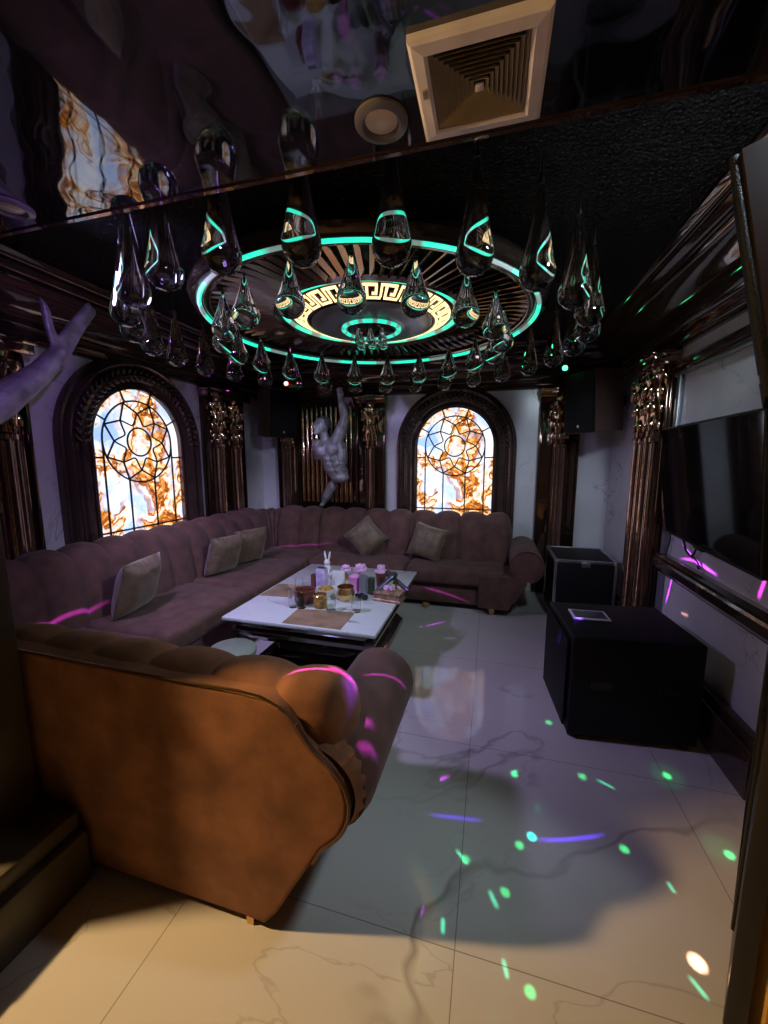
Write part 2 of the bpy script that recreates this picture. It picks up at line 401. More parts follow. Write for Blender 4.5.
# ---- pilasters: backing board, reeded half columns, leafy capital, base
def pilaster(name, p, ang, w, cols, z0=0., z1=2.22, rad=.075, depth=.05):
    """p: point on the wall at the pilaster's middle; ang: rotation so local +Y points INTO the wall"""
    root = structroot(name, (p[0], p[1], 0), ang)
    bm = boxr(-w/2, w/2, -depth, 0, z0, z1, .006)
    for s in (-1, 1): add_boxr(bm, s*(w/2 - .012) - .012, s*(w/2 - .012) + .012, -depth - .02, -depth, z0, z1, .006)
    obj('pilaster_board', bm, 'copperdark', root, local=True)
    for k in range(cols):
        x = (k - (cols - 1)/2) * (w - .06) / cols
        bm = bmesh.new()
        prof = [(rad*1.25, z0), (rad*1.25, z0 + .22), (rad*1.1, z0 + .25), (rad*1.18, z0 + .28), (rad, z0 + .31), (rad*.96, 1.60), (rad*1.12, 1.61), (rad*1.12, 1.64), (rad, 1.65), (rad*.98, 1.70)]
        add_lathe(bm, prof, (x, -depth, 0), 36, ripple=lambda a, z: .07*math.cos(10*a) if z0 + .3 < z < 1.605 else 0, a0=-PI, a1=0)
        obj('column_shaft', bm, 'copper', root, local=True)
        bm = bmesh.new()
        add_lathe(bm, [(rad*.95, 1.69), (rad*1.05, 1.76), (rad*1.0, 1.84), (rad*1.25, 1.93), (rad*1.15, 1.97), (rad*1.5, 2.03), (rad*1.45, 2.07), (rad*.98, 2.09), (rad*.95, z1)], (x, -depth, 0), 24, ripple=lambda a, z: .09*math.sin(7*a + 20*z), a0=-PI, a1=0)
        for zc, r, n in ((1.74, rad*1.0, 5), (1.86, rad*1.12, 6), (1.98, rad*1.35, 5)):
            for i in range(n):
                a = -PI + PI*(i + .5)/n
                add_ell(bm, (x + r*math.cos(a), -depth + r*math.sin(a), zc), (rad*.22, rad*.22, .055), Euler((.25*math.sin(a), -.25*math.cos(a), 0)).to_matrix(), 2)
        obj('column_capital', bm, 'copperb', root, local=True)
    bm = boxr(-w/2 - .01, w/2 + .01, -depth - rad*1.5, 0, z1 - .10, z1, .012); add_boxr(bm, -w/2 - .02, w/2 + .02, -depth - rad*1.7, 0, z1 - .045, z1, .012)
    obj('pilaster_abacus', bm, 'copper', root, local=True)
    return root
M['copperdark'] = mat('dark bronze moulding', (.12, .075, .055), .08, metal=.9, bump=.2, bscale=7, var=.2)
pilaster('trim_pilaster_1', (XL, 1.62), PI/2, .50, 2)
pilaster('trim_pilaster_2', (XL, 3.80), PI/2, .66, 2)
pilaster('trim_pilaster_3', (-2.50, YB), 0, .28, 1)
pilaster('trim_pilaster_4', (-1.40, YB), 0, .36, 1)
pilaster('trim_pilaster_5', (.68, YB), 0, .40, 1)
pilaster('trim_pilaster_6', (XR, 3.40), -PI/2, .50, 2, rad=.08)
pilaster('trim_pilaster_7', (XR, 1.70), -PI/2, .30, 1, rad=.075)

# fluted copper panel behind the statue
bm = boxr(-2.35, -1.60, YB - .03, YB, .5, 2.22, .004)
fl = obj('trim_fluted_panel', bm, 'copperdark'); fl['kind'] = 'structure'
bm = bmesh.new()
for k in range(11):
    x = -2.29 + k*.0635
    add_tube(bm, [(x, YB - .04, .95), (x, YB - .04, 2.10), (x, YB - .04, 2.135), (x, YB - .04, 2.15)], [.027, .027, .018, .004], 12)
f2 = obj('flutes', bm, 'copperb', fl)

# ---- windows
def arch_window(name, origin_, ang, hw=.425, spring=1.63, bottom=.55, fw=.25):
    root = structroot(name, (origin_[0], origin_[1], 0), ang)
    # local: x along wall, -y into the room
    def path(r):
        P = [(-r, bottom)] + [(-r, bottom + (spring - bottom)*i/6) for i in range(1, 6)]
        P += [(-r*math.cos(PI*i/32), spring + r*math.sin(PI*i/32)) for i in range(33)]
        P += [(r, bottom + (spring - bottom)*(5 - i)/6) for i in range(5)] + [(r, bottom)]
        return P
    bm = bmesh.new()
    PR = [(0, .02), (0, -.05), (.012, -.06), (.03, -.055), (.04, -.04), (.05, -.05), (.07, -.085), (.105, -.10), (.125, -.095), (.135, -.075), (.15, -.07), (.165, -.09), (.195, -.10), (.215, -.085), (.225, -.06), (.24, -.055), (.25, -.03), (.25, .0)]
    rows = []
    for d, y in PR: rows.append([(x, y, z) for x, z in path(hw + d*fw/.25)])
    add_grid(bm, rows)
    # carved leaf relief on the flat band
    P = path(hw + .115*fw/.25)
    for i, (x, z) in enumerate(P):
        if z > spring - .05:
            a = math.atan2(z - spring, x)
            for s in (-1, 1):
                add_ell(bm, (x + .03*s*math.cos(a), -.098, z + .03*s*math.sin(a)), (.035, .014, .014), Euler((0, -a + s*.7, 0)).to_matrix(), 2)
    obj('window_frame', bm, 'archm', root, local=True, smooth=35)
    bm = bmesh.new()
    pts = path(hw + .005)
    vs = [bm.verts.new((x, -.012, z)) for x, z in pts]; bm.faces.new(vs)
    bmesh.ops.triangulate(bm, faces=bm.faces)
    obj('stained_glass', bm, 'stain', root, local=True, smooth=0)
    bm = bmesh.new(); T = .0075; y = -.018
    c = spring
    def ln(a, b): add_tube(bm, [(a[0], y, a[1]), (b[0], y, b[1])], T, 8)
    add_tube(bm, [(.335*math.cos(2*PI*i/48), y, c + .335*math.sin(2*PI*i/48)) for i in range(48)], T, 8, closed=True)
    add_tube(bm, [(.116*math.cos(2*PI*i/32), y, c + .116*math.sin(2*PI*i/32)) for i in range(32)], T, 8, closed=True)
    for k in range(8):
        a0 = PI/8 + k*PI/4; a1 = a0 + PI/8; a2 = a0 + PI/4
        tip = (.33*math.cos(a0), c + .33*math.sin(a0)); val = (.235*math.cos(a1), c + .235*math.sin(a1)); tip2 = (.33*math.cos(a2), c + .33*math.sin(a2))
        ln(tip, val); ln(val, tip2)
        v0 = (.235*math.cos(a0 - PI/8), c + .235*math.sin(a0 - PI/8))
        # scallop between neighbouring valleys, dipping to the inner circle
        am = a0
        arc = []
        for i in range(9):
            t = i/8; ang_ = (a0 - PI/8) + t*PI/4; rr = .235 - (.235 - .145)*math.sin(PI*t)
            arc.append((rr*math.cos(ang_), y, c + rr*math.sin(ang_)))
        add_tube(bm, arc, T*.9, 8)
    R = hw
    for a in (70, 110, 28, 152):
        a = math.radians(a); ln((.335*math.cos(a), c + .335*math.sin(a)), (R*math.cos(a), c + R*math.sin(a)))
    for s in (-1, 1):
        ln((s*.335, c), (s*.335, bottom)); ln((s*.125, c - .31), (s*.125, bottom)); ln((s*.335, c - .13), (s*R, c - .13))
    ln((-R, .91), (R, .91))
    obj('leading', bm, 'lead', root, local=True)
    return root
M['archm'] = mat('dark bronze arch surround', (.115, .078, .066), .16, metal=.7, bump=.3, bscale=16, var=.25)
arch_window('window_1', (XL, 2.71), PI/2)
arch_window('window_2', (-.41, YB), 0)

# ------------------------------------------------------------------ sofas
def chan(s, w): # bulge of one upholstery channel
    t = abs((s / w) % 1.0 * 2 - 1)
    return math.sqrt(max(0, 1 - t**2.1))
BP = [(.08, .30), (.03, .50), (.0, .66), (-.005, .76), (.03, .83), (.10, .862), (.18, .845), (.235, .78), (.265, .68), (.285, .56), (.295, .45), (.30, .38)]
def smoothprof(P, k=3):
    out = []
    n = len(P)
    for i in range(n - 1):
        p0 = P[max(i-1, 0)]; p1 = P[i]; p2 = P[i+1]; p3 = P[min(i+2, n-1)]
        for j in range(k):
            t = j / k
            out.append(tuple(.5*((2*p1[q]) + (-p0[q] + p2[q])*t + (2*p0[q] - 5*p1[q] + 4*p2[q] - p3[q])*t*t + (-p0[q] + 3*p1[q] - 3*p2[q] + p3[q])*t**3) for q in (0, 1)))
    out.append(P[-1]); return out
def backrest(f, s0, s1, w, prof=BP, amp=.058, end0=False, end1=False, step=.02, f0=0):
    """f(s, d, z): channels along s, d measured from the sofa's rear towards the seat"""
    bm = bmesh.new(); P = smoothprof(prof)
    cd = sum(p[0] for p in P)/len(P); cz = sum(p[1] for p in P)/len(P)
    rows = []; n = max(4, int(round((s1 - s0)/step)))
    for i in range(n + 1):
        s = s0 + (s1 - s0)*i/n; b = amp*chan(s - s0, w)
        k = 1.0
        if end1 and s > s1 - .10: k = math.sqrt(max(.02, 1 - ((s - s1 + .10)/.10)**2))*.6 + .4*(1 if s < s1 - 1e-6 else .5)
        if end0 and s < s0 + .10: k = math.sqrt(max(.02, 1 - ((s0 + .10 - s)/.10)**2))*.6 + .4*(1 if s > s0 + 1e-6 else .5)
        row = []
        for j, (d, z) in enumerate(P):
            a = P[max(j-1, 0)]; c = P[min(j+1, len(P)-1)]
            t = Vector((c[0]-a[0], c[1]-a[1])).normalized(); nn = Vector((-t.y, t.x))
            fade = min(1, max(0, (j - f0)/4))
            dd = d + nn.x*b*fade; zz = z + nn.y*b*fade
            row.append(f(s, cd + (dd - cd)*k, cz + (zz - cz)*(k if zz > cz else 1)))
        rows.append(row)
    V = add_grid(bm, rows)
    for r in (V[0], V[-1]): bm.faces.new(r)
    return bm
def arm_profile(n=20):
    """rolled arm cross-section, (x, z): x=0 at the outer foot, flaring outward (+x) to a roll"""
    P = [(-.30, .07), (-.02, .07), (.03, .16), (.09, .27), (.13, .345), (.135, .38)]
    c = (.13, .515); r = .15
    for i in range(n + 1):
        a = math.radians(-72) + math.radians(300)*i/n
        P.append((c[0] + r*math.cos(a), c[1] + r*math.sin(a)))
    P += [(-.02, .40), (-.30, .40)]
    return P
def arm(x0, y0, y1, slope=0):
    bm = bmesh.new(); P = arm_profile()
    rows = []
    n = 16
    for i in range(n + 1):
        t = i/n; y = y0 + (y1 - y0)*t
        k = 1.0
        e = .05
        dist = min(t*(y1 - y0), (1 - t)*(y1 - y0))
        if dist < e: k = 1 - .06*(1 - math.sqrt(max(0, 1 - (1 - dist/e)**2)))
        rows.append([(x0 + .0 + (-.02 + (x + .02)*k), y, .30 + (z - .30)*k - .03*t*slope) for x, z in P])
    add_grid(bm, rows, close_v=True, cap=True)
    return bm

# L-shaped corner sofa along the left and back walls
S = thing('corner_sofa', 'long L-shaped brown velvet sofa with channelled back along the window walls', 'sofa', (-2.4, 4.1, 0))
YBK = YB - .16
# base
bm = boxr(-2.84, -1.93, .92, 4.40, .06, .30, .02); add_boxr(bm, -1.95, .17, 3.78, 4.40, .061, .30, .02)
obj('base', bm, 'velvet', S)
def cushion(x0, x1, y0, y1, z0, z1):
    bm = box(((x0+x1)/2, (y0+y1)/2, (z0+z1)/2), (x1-x0, y1-y0, z1-z0), None, .05, 4)
    return bm
for a, b in ((.93, 1.82), (1.825, 2.75), (2.755, 3.68)):
    obj('seat', cushion(-2.66, -1.86, a, b, .27, .43), 'velvet', S)
obj('seat', cushion(-2.66, -1.86, 3.685, 4.30, .27, .432), 'velvet', S)
for a, b in ((-1.855, -.80), (-.795, .16)):
    obj('seat', cushion(a, b, 3.70, 4.30, .27, .43), 'velvet', S)
obj('backrest', backrest(lambda s, d, z: (-2.84 + d, s, z), .90, 4.06, .2438, f0=7), 'velvet', S)
# curved inner corner of the back
def corner(s, d, z):
    a = s  # angle 0..90
    R = .38 - d
    cx_, cy_ = -2.84 + .38, YBK - .38
    return (cx_ - R*math.cos(a), cy_ + R*math.sin(a), z)
bm = bmesh.new()
Pc = smoothprof(BP)
rows = []
for i in range(25):
    a = PI/2*i/24; b = .03*chan(a, PI/8)
    rows.append([corner(a, d + (b*.9 if j > 15 else 0), z + (b*.7 if 8 < j < 22 else 0)) for j, (d, z) in enumerate(Pc)])
add_grid(bm, rows)
obj('backrest', bm, 'velvet', S)
obj('backrest', backrest(lambda s, d, z: (s, YBK - d, z), -2.46, .24, .27, end1=True, f0=7), 'velvet', S)
ar = obj('armrest', arm(.22, 3.68, 4.44), 'velvet', S)
bm = tube([(.22 + x*.98, 3.672, z*.985 + .004) for x, z in arm_profile()[2:-2]], .006, 6); obj('piping', bm, 'velvet', ar)
for x, y in ((-.58, 3.75), (.05, 3.75), (-1.2, 3.76)):
    bm = bmesh.new(); add_prism(bm, [(-.035, .065), (.035, .065), (.012, 0), (-.004, 0)], lambda a, b, k, x=x, y=y: (x + a, y - .012 + .024*k, b))
    obj('leg', bm, 'gold', S)

# near sofa, its back to the camera
Y0 = .92
Q = thing('near_sofa', 'brown velvet sofa in the foreground seen from behind, with gold piped back', 'sofa', (-1.2, 1.35, 0))
X0, X1 = -1.84, -.53
# back panel with its scalloped end
outline = [(X0, .035), (-.72, .03), (-.645, .025), (-.60, .08), (-.54, .19), (-.475, .30), (-.445, .355), (-.425, .375), (-.385, .42), (-.362, .475), (-.358, .53), (-.375, .585), (-.41, .63), (-.455, .665), (-.485, .70), (-.515, .745), (-.56, .785), (-.62, .808), (-.70, .815), (-.9, .812), (-1.2, .815), (X0, .83)]
def dense(P):
    o = []
    n = len(P)
    for i in range(n):
        a = P[i]; b = P[(i+1) % n]
        for k in range(4): o.append((a[0] + (b[0]-a[0])*k/4, a[1] + (b[1]-a[1])*k/4))
    return o
bm = bmesh.new()
f0 = [bm.verts.new((x, Y0, z)) for x, z in outline]; bm.faces.new(f0)
r = bmesh.ops.extrude_face_region(bm, geom=bm.faces[:])
vv = [v for v in r['geom'] if isinstance(v, bmesh.types.BMVert)]
bmesh.ops.translate(bm, verts=vv, vec=(0, .06, 0))
bmesh.ops.bevel(bm, geom=[e for e in bm.edges if all(abs(v.co.y - Y0) < 1e-5 for v in e.verts)], offset=.012, segments=3, affect='EDGES', profile=.6)
bp = obj('back_panel', bm, 'velvetlit', Q)
pp = smoothprof(outline[3:], 3)
obj('gold_piping', tube([(x, Y0 + .001, z) for x, z in [(X0, .834), (-1.2, .819), (-.9, .816), (-.70, .819), (-.62, .812), (-.56, .790)]], .0055, 8), 'gold', bp)['label'] = 'thin gold piping along the top of the back'
obj('piping', tube([(x + .003, Y0 + .004, z) for x, z in pp[6:-18]], .006, 8), 'pipe', bp)
NP = [(.0, .60), (-.005, .70), (-.005, .755), (.02, .79), (.07, .81), (.13, .80), (.19, .765), (.225, .70), (.25, .60), (.27, .50), (.29, .40)]
obj('backrest', backrest(lambda s, d, z: (s, Y0 + .035 + d, z), X0, X1 + .14, .247, prof=NP, amp=.035, end1=True, step=.014, f0=7), 'velvetlit', Q)
obj('base', boxr(X0, -.66, .97, 1.72, .06, .30, .02), 'velvet', Q)
for a, b in ((X0 + .02, -1.33), (-1.325, -.66)):
    obj('seat', cushion(a, b, 1.20, 1.76, .27, .43), 'velvet', Q)
na = obj('armrest', arm(-.585, .985, 1.68, 1), 'velvet', Q)
# ruffled end of the arm roll behind the back panel
bm = bmesh.new(); c = (-.49, .52)
rows = []
for i in range(49):
    a = math.radians(-80 + 215*i/48)
    row = []
    for j in range(7):
        t = j/6; r = .148 + .016*math.sin(PI*t) + .006*math.sin(i*1.9)*math.sin(PI*t)
        row.append((c[0] + r*math.cos(a), .945 + .09*t, c[1] + r*math.sin(a)))
    rows.append(row)
add_grid(bm, rows); obj('arm_ruffle', bm, 'velvetlit', na)
for x, y in ((-.70, .936), (-1.75, .936), (-.72, 1.68)):
    bm = bmesh.new(); add_prism(bm, [(-.016, .07), (.016, .07), (.012, 0), (-.012, 0)], lambda a, b, k, x=x, y=y: (x + a, y - .012 + .024*k, b))
    obj('leg', bm, 'gold', Q)

# cushions on the corner sofa
def pillow(label, p, rot, s=.44, diamond=True):
    n = 17; bm = bmesh.new()
    top = []; bot = []
    for i in range(n):
        r1 = []; r2 = []
        for j in range(n):
            u = i/(n-1)*2 - 1; v = j/(n-1)*2 - 1
            e = (1 - u**4)*(1 - v**4); h = .085*e**.6 + .006*noise.noise((u*3 + p[0], v*3, p[1]))
            pin = 1 - .10*(1 - (u*v)**2)*max(abs(u), abs(v))**3
            x = u*s/2*pin; y = v*s/2*pin
            r1.append((x, -h, y)); r2.append((x, h*.9, y))
        top.append(r1); bot.append(r2)
    add_grid(bm, top); add_grid(bm, bot)
    bmesh.ops.remove_doubles(bm, verts=bm.verts, dist=.0008)
    o = obj('throw_pillow', bm, 'pillow', smooth=80); o.location = p; o.rotation_euler = rot
    return tag(o, label, 'cushion', 'satin cushions on the corner sofa')
pillow('olive brown cushion alone on the left sofa run nearest the camera', (-2.36, 2.10, .62), (.30, 0, PI/2 + .25), .40)
pillow('olive brown cushion propped in front of its twin near the sofa corner', (-2.37, 3.04, .61), (.30, .05, PI/2 - .1), .38)
pillow('olive brown cushion half hidden behind another near the sofa corner', (-2.36, 3.42, .61), (.28, .0, PI/2 - .35), .38)
pillow('olive cushion on its corner, left of the window on the back wall', (-1.30, 4.03, .64), (-.28, PI/4 + .05, .05), .36)
pillow('olive brown cushion leaning under the window on the back wall', (-.62, 4.03, .62), (-.28, .24, -.12), .37)

# ------------------------------------------------------------------ coffee table
T = thing('coffee_table', 'low coffee table with white marble top on stepped dark lacquered base', 'table', (-1.16, 2.80, 0))
tx0, tx1, ty0, ty1 = -1.70, -.63, 2.12, 3.49
obj('tabletop', boxr(tx0, tx1, ty0, ty1, .425, .45, .006), 'tablem', T)
bm = bmesh.new()
TP = [(.10, 0), (.10, .05), (.115, .06), (.13, .09), (.20, .11), (.235, .15), (.24, .19), (.21, .22), (.15, .24), (.13, .26), (.06, .30), (.03, .33), (.02, .36), (.035, .38), (.02, .40), (.012, .4245)]
rows = []
for d, z in TP:
    x0, x1, y0, y1 = tx0 + d, tx1 - d, ty0 + d, ty1 - d; ch = .05
    rows.append([(x0 + ch, y0, z), (x1 - ch, y0, z), (x1, y0 + ch, z), (x1, y1 - ch, z), (x1 - ch, y1, z), (x0 + ch, y1, z), (x0, y1 - ch, z), (x0, y0 + ch, z)])
add_grid(bm, rows, close_v=True, cap=True)
obj('base', bm, 'lacquer', T, smooth=25)
for P in ([(-1.27, 2.38), (-.86, 2.42), (-.86, 2.14), (-1.26, 2.135)], [(-1.685, 2.84), (-1.48, 2.87), (-1.44, 2.57), (-1.685, 2.545)]):
    bm = bmesh.new(); add_prism(bm, P, lambda a, b, k: (a, b, .4495 + .0022*k)); o = obj('inlay', bm, 'inlay', T, smooth=0); o['label'] = 'brown stone inlay'

# ---- things on the table
ZT = .4502
def glass(label, p, h, r):
    bm = lathe([(0.0, 0), (r*.80, 0), (r*.86, .006), (r, h), (r - .0025, h), (r*.86 - .003, .014), (0.0, .012)], (0, 0, 0), 24)
    o = obj('drinking_glass', bm, 'glass'); o.location = (*p, ZT); return tag(o, label, 'glass', 'clear glasses on the coffee table')
glass('tall clear glass at the left end of the tabletop group', (-1.32, 2.40), .14, .034)
glass('tall clear glass standing behind the leftmost tall glass', (-1.395, 2.64), .13, .033)
glass('short clear glass in front of the yellow jar', (-1.03, 2.40), .095, .037)
glass('empty clear glass alone at the front right of the group', (-.86, 2.435), .095, .035)
g = glass('small glass with dark label beside the reddish pot', (-1.255, 2.405), .085, .036)
bm = lathe([(.0362, .02), (.0368, .06)], n=24, a0=-2.2, a1=-.6); o = obj('label_sticker', bm, 'plastic', g, local=True)

t = thing('clay_pot', 'reddish brown pot behind the small labelled glass', 'pot', (-1.285, 2.52, ZT))
obj('body', lathe([(0, 0), (.06, 0), (.072, .02), (.075, .07), (.07, .085), (.064, .085), (.062, .03), (0, .02)], n=28), 'redclay', t, local=True)
obj('rim', lathe([(.069, .083), (.078, .088), (.078, .096), (.066, .096), (.062, .085)], n=28), 'redclay', t, local=True)
o = origin(obj('cigarette_pack', box((-1.345, 2.80, ZT + .062), (.035, .05, .122), None, .003), 'redclay'), (-1.345, 2.80, ZT)); tag(o, 'slim dark red pack standing upright at the back of the table', 'pack')
t = thing('tissue_carton', 'white and lilac patterned carton standing left of the plain white box', 'carton', (-1.275, 2.80, ZT))
obj('carton_body', box((0, 0, .088), (.075, .07, .175), None, .003), 'carton', t, local=True)
o = obj('carton_flap', box((0, 0, .18), (.06, .03, .012), None, .003), 'dcan', t, local=True); o['label'] = 'green carton flap'
o = origin(obj('white_box', box((-1.165, 2.88, ZT + .07), (.10, .05, .14), Euler((0, 0, .15)).to_matrix(), .003), 'white'), (-1.165, 2.88, ZT)); tag(o, 'plain white box between the lilac carton and the pink cup', 'box')
t = thing('snack_bowl', 'white footed bowl filled with snack mix', 'bowl', (-1.165, 2.625, ZT))
obj('bowl', lathe([(0, 0), (.035, 0), (.03, .012), (.05, .03), (.072, .06), (.076, .078), (.070, .078), (.06, .05), (0, .035)], n=28), 'white', t, local=True)
bm = bmesh.new(); add_ell(bm, (0, 0, .066), (.064, .064, .026), None, 3)
for i in range(22):
    a = random.random()*6.28; r = .05*math.sqrt(random.random()); add_ell(bm, (r*math.cos(a), r*math.sin(a), .088), (.011, .008, .008), None, 1)
obj('snacks', bm, 'nuts', t, local=True)
t = thing('yellow_jar', 'amber yellow jar with brass rim at the front of the table group', 'jar', (-1.135, 2.45, ZT))
obj('body', lathe([(0, 0), (.042, 0), (.046, .006), (.046, .065), (.04, .075), (0, .075)], n=24), 'nuts', t, local=True)
obj('lid', lathe([(.048, .072), (.05, .09), (.046, .094), (.038, .094), (.036, .078)], n=24), 'gold', t, local=True)
t = thing('brass_bowl', 'round brass pot in the middle of the table', 'pot', (-1.01, 2.63, ZT))
obj('body', lathe([(0, 0), (.04, 0), (.062, .03), (.068, .06), (.058, .09), (.062, .105), (.054, .105), (.05, .09), (.06, .06), (.05, .03), (0, .015)], n=28), 'gold', t, local=True)
# rabbit figurine
bm = bmesh.new()
add_ell(bm, (0, 0, .045), (.038, .034, .045)); add_ell(bm, (0, -.008, .105), (.030, .028, .03))
for s in (-1, 1):
    add_ell(bm, (s*.02, 0, .165), (.011, .009, .048), Euler((0, s*.16, 0)).to_matrix()); add_ell(bm, (s*.022, -.028, .02), (.013, .016, .018))
o = obj('rabbit_figurine', bm, 'white'); soften(o, .0045, 4); o.location = (-1.41, 3.22, ZT); tag(o, 'white rabbit figurine with two tall ears at the back of the table', 'figurine')
t = thing('fruit_plate', 'shallow plate of yellow green fruit behind the white box', 'plate', (-1.27, 3.14, ZT))
obj('plate', lathe([(0, 0), (.05, 0), (.09, .022), (.094, .03), (.085, .026), (.05, .008), (0, .008)], n=28), 'white', t, local=True)
for i in range(7):
    a = i*.9; o = obj('fruit_slice', add_ell(bmesh.new(), (.045*math.cos(a), .045*math.sin(a), .028), (.026, .02, .016), Euler((.3, .2*i, a)).to_matrix(), 2), 'nuts', t, local=True)
def flower(label, p, r):
    bm = bmesh.new(); add_ell(bm, (0, 0, .10), (r*.55, r*.55, r*.5), None, 2)
    for k, (n, rr, zz) in enumerate(((6, r*.75, .095), (5, r*.5, .12))):
        for i in range(n):
            a = 6.28*i/n + k; add_ell(bm, (rr*math.cos(a), rr*math.sin(a), zz), (r*.5, r*.2, r*.42), Euler((.4, .3, a + 1.57)).to_matrix(), 2)
    t = thing('paper_flower', label, 'flower', (*p, ZT), group='pink paper flowers on the table')
    obj('petals', bm, 'pinkt', t, local=True)
    obj('vase', lathe([(0, 0), (.022, 0), (.026, .03), (.015, .075), (.02, .095), (.014, .095), (.01, .06), (0, .02)], n=18), 'gold', t, local=True)
flower('small pink flower left of the larger pink flower', (-1.17, 3.06), .045)
flower('larger pink flower behind the glowing pink cup', (-1.05, 3.10), .06)
t = thing('pink_cup', 'bright pink cup glowing among the table clutter', 'cup', (-1.005, 2.82, ZT))
obj('cup', lathe([(0, 0), (.035, 0), (.045, .12), (.042, .12), (.033, .006), (0, .006)], n=24), 'pinkc', t, local=True)
obj('lid', lathe([(.046, .118), (.047, .126), (.03, .138), (0, .14)], n=24), 'pinkc', t, local=True)
t = thing('drinks_can', 'tall grey drinks can right of the pink cup', 'can', (-.925, 2.79, ZT))
obj('body', lathe([(0, 0), (.026, 0), (.033, .008), (.033, .14), (.028, .152), (.026, .150), (0, .148)], n=24), 'can', t, local=True)
obj('tab', box((0, -.006, .1515), (.012, .02, .002)), 'alu', t, local=True)
o = origin(obj('dark_can', lathe([(0, 0), (.022, 0), (.027, .006), (.027, .122), (.023, .13), (0, .129)], (-.862, 2.80, ZT), 24), 'dcan'), (-.862, 2.80, ZT)); tag(o, 'dark green slim can right of the grey can', 'can')
t = thing('paper_cup', 'reddish brown cup with milky lid at the back right of the group', 'cup', (-.845, 3.02, ZT))
obj('cup', lathe([(0, 0), (.036, 0), (.05, .12), (.047, .12), (.034, .006), (0, .006)], n=24), 'redclay', t, local=True)
o = obj('lid', lathe([(.053, .116), (.053, .128), (.036, .132), (.032, .17), (0, .172)], n=24), 'pinkt', t, local=True); o['label'] = 'milky domed lid'
bm = bmesh.new()
for i in range(9): add_ell(bm, (random.uniform(-.04, .04), random.uniform(-.025, .025), random.uniform(.016, .03)), (.021, .018, .016), None, 2)
o = obj('black_pouch', bm, 'plastic'); soften(o, .006, 3); o.location = (-.90, 2.67, ZT); tag(o, 'crumpled black pouch in front of the grey can', 'pouch')
# ornate tissue box with two microphones resting across it
t = thing('tissue_box', 'gilt ornate tissue box under two crossed microphones', 'box', (-.70, 2.72, ZT), -.12)
bm = bmesh.new(); rows = []
for d, z in ((0, 0), (0, .012), (.008, .02), (.012, .05), (.004, .056), (.004, .064), (.02, .075), (.05, .078)):
    rows.append([(-.11 + d, -.065 + d, z), (.11 - d, -.065 + d, z), (.11 - d, .065 - d, z), (-.11 + d, .065 - d, z)])
add_grid(bm, rows, close_v=True, cap=True); obj('body', bm, 'tbox', t, local=True, smooth=20)
bm = bmesh.new()
for i in range(6):
    a = i*1.05; add_ell(bm, (.025*math.cos(a), .012*math.sin(a), .088), (.024, .008, .022), Euler((.4, .2, a)).to_matrix(), 2)
obj('tissue', bm, 'pinkt', t, local=True)
bm = lathe([(0, 0), (.030, 0), (.026, .012), (.010, .02), (.009, .075), (.016, .085), (.030, .10), (.026, .102), (.012, .09), (0, .088)], (.02, .100, 0), 20)
o = obj('holder', bm, 'gold', t, local=True); o['label'] = 'brass stem that the microphones lean on'
M1 = ((-.79, 2.70, .515), (-.675, 2.85, .62)); M2 = ((-.575, 2.80, .505), (-.775, 2.915, .605))
def mic(label, a, b):
    a = Vector(a); b = Vector(b); d = (b - a); L = d.length
    q = d.to_track_quat('Z', 'Y')
    t = thing('microphone', label, 'microphone', a, rot=q.to_euler(), group='wireless microphones on the table')
    hd = obj('handle', lathe([(0, 0), (.014, 0), (.017, .01), (.018, L*.55), (.022, L*.76), (.022, L*.79), (0, L*.79)], n=20), 'mic', t, local=True)
    obj('grille_head', lathe([(.022, L*.785), (.026, L*.80), (.0275, L*.85), (.0275, L*.88), (.024, L*.95), (.014, L*.99), (0, L)], n=20), 'mesh', t, local=True)
    obj('end_cap', lathe([(0, -.012), (.012, -.012), (.0145, 0), (.0145, .02)], n=20), 'plastic', hd, local=True)
mic('microphone with its head to the upper right, handle down to the left', M1[0], M1[1])
mic('microphone with its head to the upper left, handle pointing right', M2[0], M2[1])

# ------------------------------------------------------------------ round pouf between sofa and table
t = thing('round_stool', 'low round stool with pale green top between near sofa and table', 'stool', (-1.52, 1.97, 0))
obj('seat_pad', lathe([(.135, .27), (.15, .285), (.15, .315), (.13, .33), (0, .334)], n=32), 'greenr', t, local=True)
obj('stool_body', lathe([(0, 0), (.12, 0), (.125, .02), (.135, .25), (.145, .268), (0, .27)], n=32), 'velvet', t, local=True)

# ------------------------------------------------------------------ subwoofer, tablet, flight case
W = thing('subwoofer', 'large black subwoofer cabinet on the floor below the television', 'speaker', (.73, 2.40, 0), .09)
obj('cabinet', box((0, 0, .305), (.625, .52, .55), None, .012, 3), 'blackpaint', W, local=True)
obj('front_grille', box((-.326, 0, .305), (.012, .46, .49), None, .004), 'grille', W, local=True)
for y in (-.10, .10):
    bm = boxr(-.05, .05, -.262, -.258, .30, .34); 
    add_boxr(bm, -.04, .04, -.264, -.26, .31, .33, .0); bmesh.ops.translate(bm, verts=bm.verts, vec=(y*1.6, 0, 0)); obj('handle', bm, 'plastic', W, local=True)
for sx in (-1, 1):
    for sy in (-1, 1): obj('foot', lathe([(0, 0), (.03, 0), (.026, .031), (0, .031)], (sx*.27, sy*.21, 0), 16), 'plastic', W, local=True)
t = thing('tablet', 'white framed tablet lying on top of the black subwoofer', 'tablet', (.585, 2.43, .5805), .05)
obj('bezel', box((0, 0, .005), (.20, .145, .009), None, .004), 'bezel', t, local=True)
obj('screen', box((0, 0, .0097), (.172, .112, .001)), 'screen', t, local=True)

